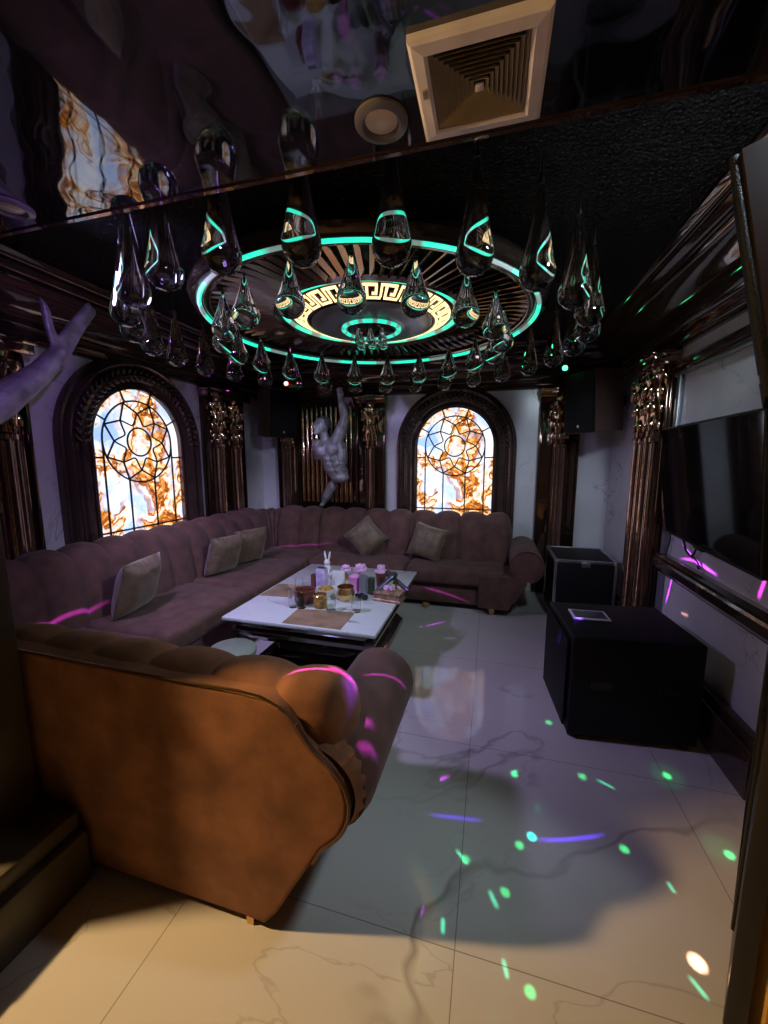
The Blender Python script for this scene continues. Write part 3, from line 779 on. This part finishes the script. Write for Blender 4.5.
F = thing('flight_case', 'black flight case with aluminium edges in the corner under the speaker', 'case', (.86, 3.98, 0))
fx0, fx1, fy0, fy1, fz = .58, 1.09, 3.70, 4.28, .60
obj('panel', boxr(fx0 + .006, fx1 - .006, fy0 + .006, fy1 - .006, .03, fz - .006, .004), 'blackpaint', F)
bm = bmesh.new(); e = .024
for x in (fx0, fx1 - e):
    for y in (fy0, fy1 - e): add_boxr(bm, x, x + e, y, y + e, .03, fz, .003)
for z in (.03, fz - e):
    for y in (fy0, fy1 - e): add_boxr(bm, fx0, fx1, y, y + e, z, z + e, .003)
    for x in (fx0, fx1 - e): add_boxr(bm, x, x + e, fy0, fy1, z, z + e, .003)
o = obj('edge_frame', bm, 'alu', F); o['label'] = 'aluminium edge profiles'
obj('latch', boxr(.80, .87, fy0 - .008, fy0 + .004, fz - .06, fz - .015, .004), 'alu', o)
for x in (fx0 + .02, fx1 - .02):
    for y in (fy0 + .02, fy1 - .02): obj('ball_corner', add_ell(bmesh.new(), (x, y, fz - .018), (.026, .026, .022), None, 2), 'alu', o)
for x in (fx0 + .07, fx1 - .07):
    for y in (fy0 + .07, fy1 - .07): obj('foot', lathe([(0, 0), (.025, 0), (.025, .031), (0, .031)], (x, y, 0), 14), 'plastic', F)

# ------------------------------------------------------------------ television
V = thing('television', 'large wall mounted flat television, switched off, on the right wall', 'television', (1.115, 2.46, 1.01), rot=Euler((0, math.radians(-4.5), math.radians(-4)), 'XYZ'))
tw, th = 1.20, .685      # local: x out of the wall is -x, y along the wall
obj('housing', boxr(-.012, .018, -tw/2, tw/2, 0, th, .006), 'plastic', V, local=True)
obj('screen', boxr(-.0145, -.011, -tw/2 + .012, tw/2 - .012, .02, th - .012), 'screen', V, local=True)
obj('wall_mount', boxr(.015, .07, -.25, .2, .2, .45, .005), 'plastic', V, local=True)
obj('sensor_bar', boxr(-.008, .012, -.03, .09, -.015, .004, .004), 'plastic', V, local=True)
cb = obj('cable', tube([(1.15, 2.62, 1.04), (1.17, 2.63, .98), (1.172, 2.66, .93), (1.17, 2.70, .915), (1.165, 2.74, .94), (1.14, 2.75, 1.04)], .006, 8), 'plastic', V)
obj('cable_plug', tube([(1.172, 2.68, .92), (1.178, 2.62, .89), (1.182, 2.60, .86)], .008, 8), 'plastic', cb)
obj('cable', tube([(1.14, 2.90, 1.05), (1.178, 3.0, .93), (1.186, 3.05, .86)], .004, 8), 'plastic', V)

# ------------------------------------------------------------------ loudspeakers
def speaker(name, label, c, rot, size, m='spkbrown'):
    w, d, h = size
    t = thing(name, label, 'speaker', c, rot=rot)
    # local: front faces -Y; tapered cabinet
    bm = bmesh.new(); add_prism(bm, [(-w/2, -d/2), (w/2, -d/2), (w*.36, d/2), (-w*.36, d/2)], lambda a, b, k: (a, b, (k - .5)*h))
    bmesh.ops.bevel(bm, geom=list(bm.edges), offset=.008, segments=2, affect='EDGES')
    obj('cabinet', bm, m, t, local=True, smooth=25)
    gr = obj('grille', box((0, -d/2 - .008, 0), (w - .01, .024, h - .01), None, .008), 'grille', t, local=True)
    bm = box((0, d/2 + .06, 0), (.07, .14, .10), None, .006); obj('bracket', bm, 'plastic', t, local=True)
    o = obj('badge', lathe([(0, 0), (.014, 0), (.012, -.003), (0, -.004)], (0, -d/2 - .02, -h*.38), 16, axis='Y'), 'alu', gr, local=True)
    return t
speaker('wall_speaker', 'wall loudspeaker in the left back corner beside the statue', (-2.47, 4.22, 2.01), Euler((.08, 0, 1.08)), (.36, .34, .54))
speaker('wall_speaker', 'wall loudspeaker in the right back corner above the flight case', (.92, 4.14, 2.01), Euler((.08, 0, -1.05)), (.38, .36, .55))
# near right corner: front faces the room centre, tipped downwards
cx_, cz_ = .607 + .21, 2.04
tnear = speaker('wall_speaker', 'brown loudspeaker cut off at the upper right edge, nearest the camera', (.915, 1.465, 2.035), Euler((.20, 0, math.radians(-118))), (.36, .34, .69), 'spkshade')

# ------------------------------------------------------------------ ceiling fixtures in the soffit
Vt = thing('ceiling_vent', 'square cream ventilator grille in the black ceiling overhead', 'vent', (-.06, 1.093, ZS))
bm = bmesh.new(); rows = []
for r, z in ((.150, 0), (.150, -.014), (.142, -.020), (.118, -.024), (.110, -.018), (.110, 0)):
    rows.append([(-r, -r*.93, z), (r, -r*.93, z), (r, r*.93, z), (-r, r*.93, z)])
add_grid(bm, rows, close_v=True); obj('frame', bm, 'ventw', Vt, local=True, smooth=0)
bm = bmesh.new()
for k in range(9):
    r1 = .108 - k*.0108; r0 = r1 - .0085; z1 = -.014 - .0008*k; z0 = -.004 - .0008*k
    rows = []
    for r, z in ((r1, z1), (r1, z1 - .0015), (r0, z0), (r0, z0 + .0015)):
        rows.append([(-r, -r*.93, z), (r, -r*.93, z), (r, r*.93, z), (-r, r*.93, z)])
    add_grid(bm, rows, close_u=True, close_v=True)
obj('louvres', bm, 'ventd', Vt, local=True, smooth=0)
obj('duct', boxr(-.108, .108, -.10, .10, -.003, -.001), 'plastic', Vt, local=True)
obj('badge', box((0, 0, -.02), (.020, .018, .006), None, .001), 'ventw', Vt, local=True)
obj('latch', box((-.128, -.02, -.025), (.012, .025, .004), None, .001), 'ventd', Vt, local=True)
def downlight(label, p):
    t = thing('downlight', label, 'ceiling light', (*p, ZS), group='recessed downlights in the black soffit')
    obj('trim_ring', lathe([(.072, 0), (.072, -.006), (.066, -.010), (.052, -.012), (.044, -.004), (.044, 0)], n=36), 'dlr', t, local=True)
    obj('lens', lathe([(.0435, -.001), (.03, -.003), (.024, -.008), (.012, -.010), (0, -.010)], n=36), 'dlg', t, local=True)
downlight('round recessed downlight left of the square ceiling vent', (-.32, 1.15))
downlight('round recessed downlight by the far left ceiling edge', (-1.72, 1.15))

# ------------------------------------------------------------------ chandelier
CX, CY = -.85, 2.79
H = thing('chandelier', 'huge round tiered ceiling chandelier with glowing cyan rings', 'chandelier', (CX, CY, ZC))
dz = -ZC
obj('canopy', lathe([(0, 0), (.80, 0), (.84, -.02), (1.0, -.05), (1.09, -.11), (1.14, -.14), (1.16, -.18), (1.145, -.215), (1.12, -.228), (1.085, -.218), (1.06, -.195), (.66, -.15), (.64, -.155), (.0, -.155)], n=96), 'chm', H, local=True) if 'chm' in M else None
M['chm'] = mat('dark bronze chandelier body', (.045, .032, .024), .14, metal=.7, var=.2, bump=.05, bscale=10)
obj('canopy', lathe([(0, 0), (.80, 0), (.84, -.02), (1.0, -.05), (1.09, -.11), (1.14, -.14), (1.16, -.18), (1.145, -.215), (1.12, -.228), (1.085, -.218), (1.06, -.195), (.66, -.15), (.64, -.155), (.0, -.155)], n=96), 'chm', H, local=True)
bm = bmesh.new()
nf = 84
for i in range(nf):
    a = 2*PI*i/nf; ca, sa = math.cos(a), math.sin(a)
    rot = Matrix.Rotation(a, 3, 'Z') @ Matrix.Rotation(.55, 3, 'X')
    add_box(bm, (.855*ca, .855*sa, -.186), (.39, .030, .007), rot)
obj('louvre_fins', bm, 'fin', H, local=True, smooth=0) if 'fin' in M else None
M['fin'] = mat('bright bronze fins', (.30, .235, .18), .15, metal=.95, var=.15)
bm = bmesh.new()
for i in range(nf):
    a = 2*PI*i/nf; ca, sa = math.cos(a), math.sin(a)
    rot = Matrix.Rotation(a, 3, 'Z') @ Matrix.Rotation(.55, 3, 'X')
    add_box(bm, (.855*ca, .855*sa, -.186), (.39, .030, .007), rot)
obj('louvre_fins', bm, 'fin', H, local=True, smooth=0)
def ring(name, r, z, w, m, h=.012):
    bm = lathe([(r - w, z), (r - w, z - h), (r, z - h*1.6), (r + w, z - h), (r + w, z)], n=96); return obj(name, bm, m, H, local=True)
ring('rim', 1.058, -.205, .022, 'fin')
ring('led_strip', 1.10, -.218, .012, 'cyan', .014)
ring('rim', .645, -.155, .03, 'fin', .03)
ring('led_strip', .600, -.165, .015, 'cyan', .014)
# central cone: key-pattern band, grey dish, glowing core ring
obj('band', lathe([(.585, -.155), (.57, -.160), (.43, -.222), (.415, -.224)], n=96), 'chm', H, local=True)
bm = bmesh.new()
def cone(a, t, up=0.):
    r = .562 - .125*t; z = -.1637 - .0555*t - .004 - up
    return (r*math.cos(a), r*math.sin(a), z)
nk = 28; cw = 2*PI/nk
def bar(a0, a1, t0, t1):
    n = 3; rows = []
    for i in range(n + 1):
        a = a0 + (a1 - a0)*i/n
        rows.append([cone(a, t0), cone(a, t1), cone(a, t1, .003), cone(a, t0, .003)])
    add_grid(bm, rows, close_v=True, cap=True)
for k in range(nk):
    o_ = k*cw
    g = .11
    bar(o_ + .02*cw, o_ + .16*cw, .10, .92); bar(o_ + .16*cw, o_ + .62*cw, .10, .24)
    bar(o_ + .50*cw, o_ + .64*cw, .24, .70); bar(o_ + .34*cw, o_ + .50*cw, .56, .70)
    bar(o_ + .16*cw, o_ + .86*cw, .80, .92) ; bar(o_ + .78*cw, o_ + .90*cw, .10, .80); bar(o_ + .90*cw, o_ + 1.02*cw, .10, .22)
obj('key_pattern', bm, 'key', H, local=True, smooth=0)
obj('dish', lathe([(.418, -.222), (.408, -.230), (.33, -.238), (.24, -.243), (.222, -.246), (.212, -.252), (0, -.252)], n=80), 'grey', H, local=True)
ring('led_strip', .195, -.250, .014, 'cyan', .014)
bm = lathe([(.175, -.25), (.17, -.262), (.12, -.272), (0, -.275)], n=60); core = obj('core_cup', bm, 'chm', H, local=True)
def dropprof(R, tip, neck=.006):
    """teardrop: sphere of radius R centred at 0, drawn out to a point at height tip"""
    P = [(0, -R)]
    a_end = math.asin(min(.95, R/tip))
    for i in range(1, 15):
        a = -PI/2 + (a_end + PI/2)*i/14; P.append((R*math.cos(a), R*math.sin(a)))
    r1, z1 = P[-1]
    s = -math.tan(a_end)  # dr/dz
    for i in range(1, 13):
        t = i/12; z = z1 + (tip - z1)*t
        r = r1 + (neck - r1)*t**.88
        P.append((max(r, .0015), z))
    P.append((0, tip + .002)); return P
for i in range(8):
    a = 2*PI*i/8 + .2; rr = .115 if i % 2 else .075
    obj('crystal', lathe(dropprof(.030, .085), (rr*math.cos(a), rr*math.sin(a), -.345), 24), 'dropglass', core, local=True)

# glass teardrops in two rings
def teardrop(label, p, group, wire, tip):
    t = thing('glass_teardrop', label, 'hanging glass drop', p, group=group)
    obj('glass_drop', lathe(dropprof(.071, tip), n=32), 'dropglass', t, local=True)
    bm = lathe([(0, tip - .01), (.010, tip - .01), (.011, tip + .004), (.006, tip + .01), (.002, wire)], n=14)
    obj('cord', bm, 'plastic', t, local=True)
    return t
ORD = ['', 'first', 'second', 'third', 'fourth', 'fifth', 'sixth', 'seventh', 'eighth', 'ninth', 'tenth', 'eleventh', 'twelfth', 'thirteenth', 'fourteenth']
def ring_labels(n, which):
    L = []
    for k in range(n):
        if k == 0: L.append('glass teardrop of the %s ring, the one nearest the camera' % which)
        elif k <= n//2 - (0 if n % 2 else 1): L.append('glass teardrop of the %s ring, %s to the right of its nearest one' % (which, ORD[k]))
        elif 2*k == n: L.append('glass teardrop of the %s ring, the one farthest from the camera' % which)
        else: L.append('glass teardrop of the %s ring, %s to the left of its nearest one' % (which, ORD[n - k]))
    return L
ZD = 2.24
for n, r, ph, which, wire in ((28, 1.41, 9.0, 'outer', ZC - ZD), (19, .93, -4.7, 'inner', .208)):
    grp = 'glass teardrops of the %s ring' % which
    base = None
    for k, lb in enumerate(ring_labels(n, which)):
        a = math.radians(-90 + ph + 360*k/n)
        p = (-.89 + r*math.cos(a), 2.755 + r*math.sin(a), ZD)
        if base is None: base = teardrop(lb, p, grp, wire, .335 if which == 'outer' else .195)
        else: dup(base, p, None, lb, grp)

# ------------------------------------------------------------------ statue and tail sculpture
def limb(bm, P, R, n=12):
    P = [Vector(p) for p in P]
    pts = []; rs = []
    for i in range(len(P) - 1):
        for k in range(6):
            t = k/6; pts.append(P[i].lerp(P[i+1], t)); rs.append(R[i] + (R[i+1] - R[i])*t)
    pts.append(P[-1]); rs.append(R[-1])
    add_tube(bm, pts, rs, n)
    for p, r in zip(P, R): add_ell(bm, p, (r, r, r), None, 2)
bm = bmesh.new()
Ys = 4.36
E3 = lambda x, y, z: Euler((x, y, z)).to_matrix()
# torso
add_ell(bm, (-1.845, Ys, 1.585), (.165, .105, .15), E3(0, .25, .3)); add_ell(bm, (-1.80, Ys + .01, 1.45), (.135, .095, .17), E3(0, .2, .2))
add_ell(bm, (-1.755, Ys + .02, 1.33), (.125, .09, .11)); add_ell(bm, (-1.735, Ys + .02, 1.27), (.12, .085, .07))
add_ell(bm, (-1.92, Ys - .075, 1.575), (.085, .05, .07), E3(0, .2, .2)); add_ell(bm, (-1.79, Ys - .085, 1.60), (.085, .05, .075), E3(0, .3, -.2))
for i in range(3):
    for s in (-1, 1): add_ell(bm, (-1.815 + .022*i + s*.038, Ys - .078 + .008*i, 1.485 - .065*i), (.037, .03, .032))
for i in range(4): add_ell(bm, (-1.70 + .008*i, Ys - .04, 1.52 - .05*i), (.05, .04, .016), E3(0, .5, 0))
add_ell(bm, (-1.70, Ys + .0, 1.55), (.07, .08, .16), E3(0, -.1, 0))
# neck, shoulders, head
limb(bm, [(-1.885, Ys - .01, 1.66), (-1.91, Ys - .04, 1.78)], [.062, .052])
add_ell(bm, (-1.985, Ys - .01, 1.64), (.07, .075, .075)); add_ell(bm, (-1.765, Ys, 1.68), (.085, .08, .085))
limb(bm, [(-1.995, Ys, 1.62), (-2.03, Ys + .05, 1.50)], [.058, .045])
add_ell(bm, (-1.925, Ys - .06, 1.862), (.072, .085, .098), E3(.1, 0, -.5)); add_ell(bm, (-1.945, Ys - .095, 1.815), (.045, .045, .045))
add_ell(bm, (-1.972, Ys - .142, 1.848), (.014, .026, .026)); add_ell(bm, (-1.962, Ys - .135, 1.808), (.022, .014, .009)); add_ell(bm, (-1.957, Ys - .125, 1.885), (.055, .032, .014), E3(0, 0, -.5)); add_ell(bm, (-1.962, Ys - .118, 1.785), (.032, .030, .022))
add_ell(bm, (-1.875, Ys - .05, 1.855), (.012, .02, .03))
# raised arm
limb(bm, [(-1.765, Ys - .01, 1.68), (-1.69, Ys - .02, 1.82), (-1.64, Ys - .03, 1.95)], [.075, .068, .054])
limb(bm, [(-1.64, Ys - .03, 1.95), (-1.652, Ys - .05, 2.05), (-1.682, Ys - .06, 2.165)], [.054, .052, .033])
# hand with fingers closed on the ledge
add_ell(bm, (-1.685, Ys - .06, 2.205), (.036, .022, .045))
for i in range(4):
    x = -1.712 + .018*i
    limb(bm, [(x, Ys - .065, 2.235), (x - .002, Ys - .075, 2.262 + .005*(i in (1, 2))), (x - .002, Ys - .06, 2.28 + .006*(i in (1, 2)))], [.0095, .0090, .0075], 8)
limb(bm, [(-1.655, Ys - .065, 2.19), (-1.638, Ys - .085, 2.215), (-1.645, Ys - .09, 2.24)], [.012, .010, .008], 8)
st = obj('statue', bm, 'silver'); soften(st, .0062, 3)
tag(st, 'silver statue of a bare-chested man raising one arm on the back wall', 'statue')
origin(st, (-1.75, YB - .08, 1.22))
bm = bmesh.new(); add_ell(bm, (-1.898, Ys - .022, 1.897), (.074, .084, .078), E3(.1, 0, -.5), 4)
for v in bm.verts: v.co += (v.co - Vector((-1.898, Ys - .022, 1.897))).normalized()*.007*noise.noise(v.co*38)
obj('hair', bm, 'hairs', st, smooth=80)
bm = bmesh.new(); limb(bm, [(-1.835, 4.49, 1.23), (-1.88, 4.46, 1.15), (-1.94, 4.45, 1.03), (-2.0, 4.46, .93)], [.04, .062, .05, .022])
add_ell(bm, (-2.005, 4.45, .92), (.03, .04, .02))
o = obj('lower_leg', bm, 'silver', st); soften(o, .01, 3)

bm = bmesh.new()
limb(bm, [(-2.74, 1.04, 1.44), (-2.67, 1.25, 1.58), (-2.60, 1.56, 1.79), (-2.58, 1.78, 1.99), (-2.58, 1.90, 2.14)], [.14, .125, .090, .062, .046])
for tip, mid, wd in (((-2.56, 1.835, 2.36), (-2.58, 1.85, 2.26), .034), ((-2.55, 2.09, 2.43), (-2.57, 1.99, 2.29), .058)):
    for k in range(9):
        t = k/8; p = Vector((-2.58, 1.90, 2.13)).lerp(Vector(mid), t); q = Vector(mid).lerp(Vector(tip), t); c = p.lerp(q, t)
        d = (Vector(tip) - Vector((-2.58, 1.90, 2.13))).normalized()
        for e in (-1, 0, 1):
            add_ell(bm, c + Vector((.006*e*e, e*wd*.5*(1 - .4*t), -e*wd*.25)), (.019, wd*.42*(1 - .45*t) + .004, .058), E3(-math.atan2(d.y, d.z), 0, 0), 2)
for i in range(16):
    t = i/15; c = Vector((-2.60, 1.46, 1.73)).lerp(Vector((-2.575, 1.86, 2.08)), t)
    add_ell(bm, c + Vector((.078 - .045*t, -.01, -.04)), (.020, .034, .009), E3(-.7, 0, 0), 2)
o = obj('tail_sculpture', bm, 'silver'); soften(o, .009, 2)
tag(o, 'silver forked fish tail sculpture curving up from the left wall', 'sculpture'); origin(o, (-2.8, 1.0, 1.42))

# ------------------------------------------------------------------ small stage lights on the walls
def stage_light(name, label, p, ang, m):
    t = thing(name, label, 'stage light', p, ang)
    obj('housing', box((0, .03, 0), (.085, .09, .07), None, .008), 'plastic', t, local=True)
    obj('lens', lathe([(0, -.022), (.02, -.020), (.024, -.014), (.024, -.010)], (0, 0, 0), 18, axis='Y'), m, t, local=True)
    obj('yoke', box((0, .03, .06), (.02, .05, .06), None, .003), 'plastic', t, local=True)
stage_light('stage_light', 'stage lamp with glowing purple lens above the left corner speaker', (-2.46, 4.03, 2.325), .3, 'purple')
stage_light('stage_light', 'stage lamp with small red lens above the left corner speaker', (-2.29, 4.18, 2.335), .3, 'red')
stage_light('laser_projector', 'laser projector with green lens above the right corner speaker', (.64, 4.165, 2.335), -.2, 'green')

# ------------------------------------------------------------------ right-hand entrance: open door leaf and warm jamb
D = structroot('door_1', (.645, 1.05, 0), math.atan2(.72, .42))
obj('door_leaf', boxr(0, .80, -.045, 0, .005, 2.12, .006), 'jamb', D, local=True)
bm = bmesh.new()
for z0, z1 in ((.18, .85), (1.0, 1.95)):
    for a, b, c, d in ((.12, .68, z0, z0 + .03), (.12, .68, z1 - .03, z1), (.12, .15, z0, z1), (.65, .68, z0, z1)): add_boxr(bm, a, b, -.003, .008, c, d, .003)
obj('door_moulding', bm, 'jamb', D, local=True)
bm = bmesh.new()
add_prism(bm, [(.745, 1.08), (.755, 1.04), (.775, 1.05), (.79, 1.02), (.815, 1.03), (.83, .99), (.87, 1.0), (.88, .95), (1.02, .95), (1.02, 1.08)], lambda a, b, k: (a - .035, b - .01, ZS*k))
struct('trim_jamb_right', bm, 'jambgold', smooth=30)

# ------------------------------------------------------------------ camera
cam = bpy.data.cameras.new('Camera'); co = bpy.data.objects.new('Camera', cam); COL.objects.link(co)
cam.sensor_fit = 'HORIZONTAL'; cam.sensor_width = 36; cam.lens = 36*392/768; cam.clip_start = .02
co.location = (0, 0, 1.5); co.rotation_euler = (math.radians(90 - 7.9), 0, math.radians(15.2))
sc.camera = co

# ------------------------------------------------------------------ lights
def light(name, typ, loc, energy, col, size=.1, target=None, spot=None, blend=.3, shape=None):
    l = bpy.data.lights.new(name, typ); o = bpy.data.objects.new(name, l); COL.objects.link(o)
    o.location = loc; l.energy = energy; l.color = col
    if typ == 'AREA':
        l.shape = shape or 'DISK'; l.size = size
    else: l.shadow_soft_size = size
    if target is not None: o.rotation_euler = (Vector(target) - Vector(loc)).to_track_quat('-Z', 'Y').to_euler()
    if spot: l.spot_size = math.radians(spot); l.spot_blend = blend
    return o
light('corridor_lamp', 'AREA', (-2.5, .20, 2.34), 84, (1., .63, .28), .14, (-.2, 1.0, .3))
light('room_fill', 'SPOT', (-2.1, 1.42, 2.56), 165, (.56, .47, 1.), .12, (-1.0, 3.4, .5), 104, .7)  # added violet fill lamp, hidden above the soffit edge, no fixture
light('room_fill', 'SPOT', (.86, 1.40, 2.57), 215, (.70, .86, 1.), .12, (-.4, 3.2, .2), 104, .7)  # added cool fill lamp on the right, likewise out of view


light('purple_fill', 'SPOT', (-.75, .95, 2.30), 28, (.46, .24, 1.), .04, (-2.9, 2.3, 1.55), 82, .8)  # added unseen lamp, tints the left wall and pilasters purple

def streak(src, p0, p1, col, watts, w=.006, curve=0.):
    """laser line: a spot lamp whose beam is narrowed to a thin line from p0 to p1"""
    src = Vector(src); p0 = Vector(p0); p1 = Vector(p1)
    mid = (p0 + p1)/2; z = -(mid - src).normalized(); x = (p1 - p0); x = (x - z*x.dot(z)).normalized(); y = z.cross(x)
    mtx = Matrix((x, y, z)).transposed().to_4x4(); mtx.translation = src
    dist = (mid - src).length
    q0 = mtx.inverted() @ p0; q1 = mtx.inverted() @ p1
    half = max(abs(q0.x/q0.z), abs(q1.x/q1.z))
    l = bpy.data.lights.new('laser_line', 'SPOT'); o = bpy.data.objects.new('laser_line', l); COL.objects.link(o)
    o.matrix_world = mtx; l.spot_size = 2*math.atan(half*1.15 + w*3/dist); l.spot_blend = .15; l.shadow_soft_size = .003; l.energy = watts; l.color = col
    l.use_nodes = True; nt = l.node_tree; L = nt.links.new
    em = [n for n in nt.nodes if n.type == 'EMISSION'][0]
    tc = N(nt, 'ShaderNodeTexCoord'); sx = N(nt, 'ShaderNodeSeparateXYZ'); L(tc.outputs['Normal'], sx.inputs[0])
    dx = N(nt, 'ShaderNodeMath', operation='DIVIDE'); L(sx.outputs['X'], dx.inputs[0]); L(sx.outputs['Z'], dx.inputs[1])
    dy = N(nt, 'ShaderNodeMath', operation='DIVIDE'); L(sx.outputs['Y'], dy.inputs[0]); L(sx.outputs['Z'], dy.inputs[1])
    x2 = N(nt, 'ShaderNodeMath', operation='MULTIPLY'); L(dx.outputs[0], x2.inputs[0]); L(dx.outputs[0], x2.inputs[1])
    ma = N(nt, 'ShaderNodeMath', operation='MULTIPLY_ADD'); L(x2.outputs[0], ma.inputs[0]); ma.inputs[1].default_value = curve; L(dy.outputs[0], ma.inputs[2])
    ab = N(nt, 'ShaderNodeMath', operation='ABSOLUTE'); L(ma.outputs[0], ab.inputs[0])
    mr = N(nt, 'ShaderNodeMapRange'); mr.inputs['From Min'].default_value = w/dist*.2; mr.inputs['From Max'].default_value = w/dist*1.4; mr.inputs['To Min'].default_value = 1; mr.inputs['To Max'].default_value = 0
    L(ab.outputs[0], mr.inputs[0])
    a2 = N(nt, 'ShaderNodeMath', operation='ABSOLUTE'); L(dx.outputs[0], a2.inputs[0])
    m2 = N(nt, 'ShaderNodeMapRange'); m2.inputs['From Min'].default_value = half*.55; m2.inputs['From Max'].default_value = half*1.05; m2.inputs['To Min'].default_value = 1; m2.inputs['To Max'].default_value = 0
    L(a2.outputs[0], m2.inputs[0])
    pr = N(nt, 'ShaderNodeMath', operation='MULTIPLY'); L(mr.outputs[0], pr.inputs[0]); L(m2.outputs[0], pr.inputs[1])
    L(pr.outputs[0], em.inputs['Strength'])
    return o
LP = (-.75, .95, 2.30)       # purple projector under the soffit
MAG = (.62, .06, 1.)
VIO = (.12, .04, 1.)
SRC = (.30, 1.50, 2.52)
STL = (-2.44, 4.0, 2.31)     # purple stage lamp in the left corner
streak(LP, (-2.50, 1.42, .54), (-2.50, 1.98, .52), MAG, 1500, .012)
streak(LP, (-2.55, 4.15, .40), (-1.74, 4.15, .50), MAG, 1200, .010)
streak(LP, (-.62, 3.24, 0), (-.36, 3.47, 0), MAG, 900, .008, .7)
streak(LP, (-.66, 3.50, .43), (-.24, 3.36, .43), MAG, 1500, .008, -.7)
streak(STL, (XR, 2.88, .93), (XR, 2.46, .85), MAG, 3600, .008, 2.5)
streak(STL, (XR, 2.88, .88), (XR, 2.46, .89), MAG, 3600, .008, -2.5)
streak(STL, (XR, 3.02, .50), (XR, 2.96, .72), MAG, 3600, .009, 1.)
streak(STL, (XR, 2.11, .86), (XR, 2.08, .97), (1., .06, .8), 3000, .010, 0)
streak(STL, (XR, 2.80, .52), (XR, 2.70, .54), (1., .45, .4), 1200, .008, -3)
streak(LP, (-.46, 1.37, .64), (-.30, 1.50, .60), MAG, 700, .008, .3)
streak(LP, (-.45, 1.10, .66), (-.35, 1.14, .64), MAG, 1100, .018, 9.)
streak(LP, (-.36, 1.02, .62), (-.33, 1.08, .62), MAG, 800, .012, 0)
streak(LP, (-.60, 1.03, .83), (-.44, 1.08, .80), MAG, 1300, .007, -1.)
streak(SRC, (-.44, 1.16, .70), (-.42, 1.02, .74), VIO, 900, .03, 0)
streak(SRC, (.22, 1.46, 0), (.50, 1.56, 0), VIO, 450, .010, 1.2)
streak(SRC, (-.20, 1.47, 0), (.02, 1.50, 0), VIO, 260, .012, 0)
def dot(src, p, col, watts, rad):
    src = Vector(src); p = Vector(p); d = (p - src).length
    return light('laser_dot', 'SPOT', src, watts, col, .002, p, math.degrees(2*math.atan(rad*1.0/d)), 1.)
GL = (.35, .55, 2.30)
GRN = (.06, 1., .30)
for x, y, r_, w_ in ((.16, 1.79, .006, 500), (.47, 1.86, .006, 400), (.86, 1.97, .008, 700), (.16, 1.43, .008, 400), (.55, 1.52, .007, 400), (.37, 2.23, .006, 400), (.93, 1.60, .010, 700), (.16, .99, .007, 400), (-.04, 1.32, .006, 300), (.10, 1.24, .004, 300)):
    dot(GL, (x, y, 0), GRN, w_, r_)
dot(GL, (.21, 1.48, 0), (.02, 1., .75), 1400, .011)
dot(GL, (.86, 1.97, 0), GRN, 30, .09); dot(GL, (.91, 1.62, 0), GRN, 30, .08)
for a, b in (((.53, 1.86), (.60, 1.82)), ((-.08, 1.35), (-.03, 1.30)), ((.045, 1.235), (.075, 1.18)), ((.088, 1.05), (.10, 1.00)), ((-.10, 1.11), (-.095, 1.06)), ((.15, 1.79), (.175, 1.825)), ((.61, 1.15), (.64, 1.10)), ((.66, 1.43), (.67, 1.39))):
    streak(GL, (*a, 0), (*b, 0), (.08, 1., .58), 330, .007)
dot(GL, (.65, 1.19, 0), (1., .50, .32), 1800, .030)
dot(LP, (.42, 2.30, .47), VIO, 2000, .035)
dot(LP, (.52, 2.36, .58), VIO, 2000, .022)
dot(LP, (XR, 3.05, 1.97), VIO, 900, .02); dot(LP, (XR, 2.90, 1.99), VIO, 1200, .012); dot(LP, (XR, 2.90, 2.02), VIO, 1200, .012)

sc.world = bpy.data.worlds.new('World'); sc.world.use_nodes = True
bg = sc.world.node_tree.nodes['Background']; bg.inputs[0].default_value = (.05, .05, .08, 1); bg.inputs[1].default_value = .2
sc.view_settings.view_transform = 'Standard'; sc.view_settings.look = 'None'; sc.view_settings.gamma = 1; sc.view_settings.exposure = .12
try: sc.view_settings.use_curve_mapping = False
except Exception: pass
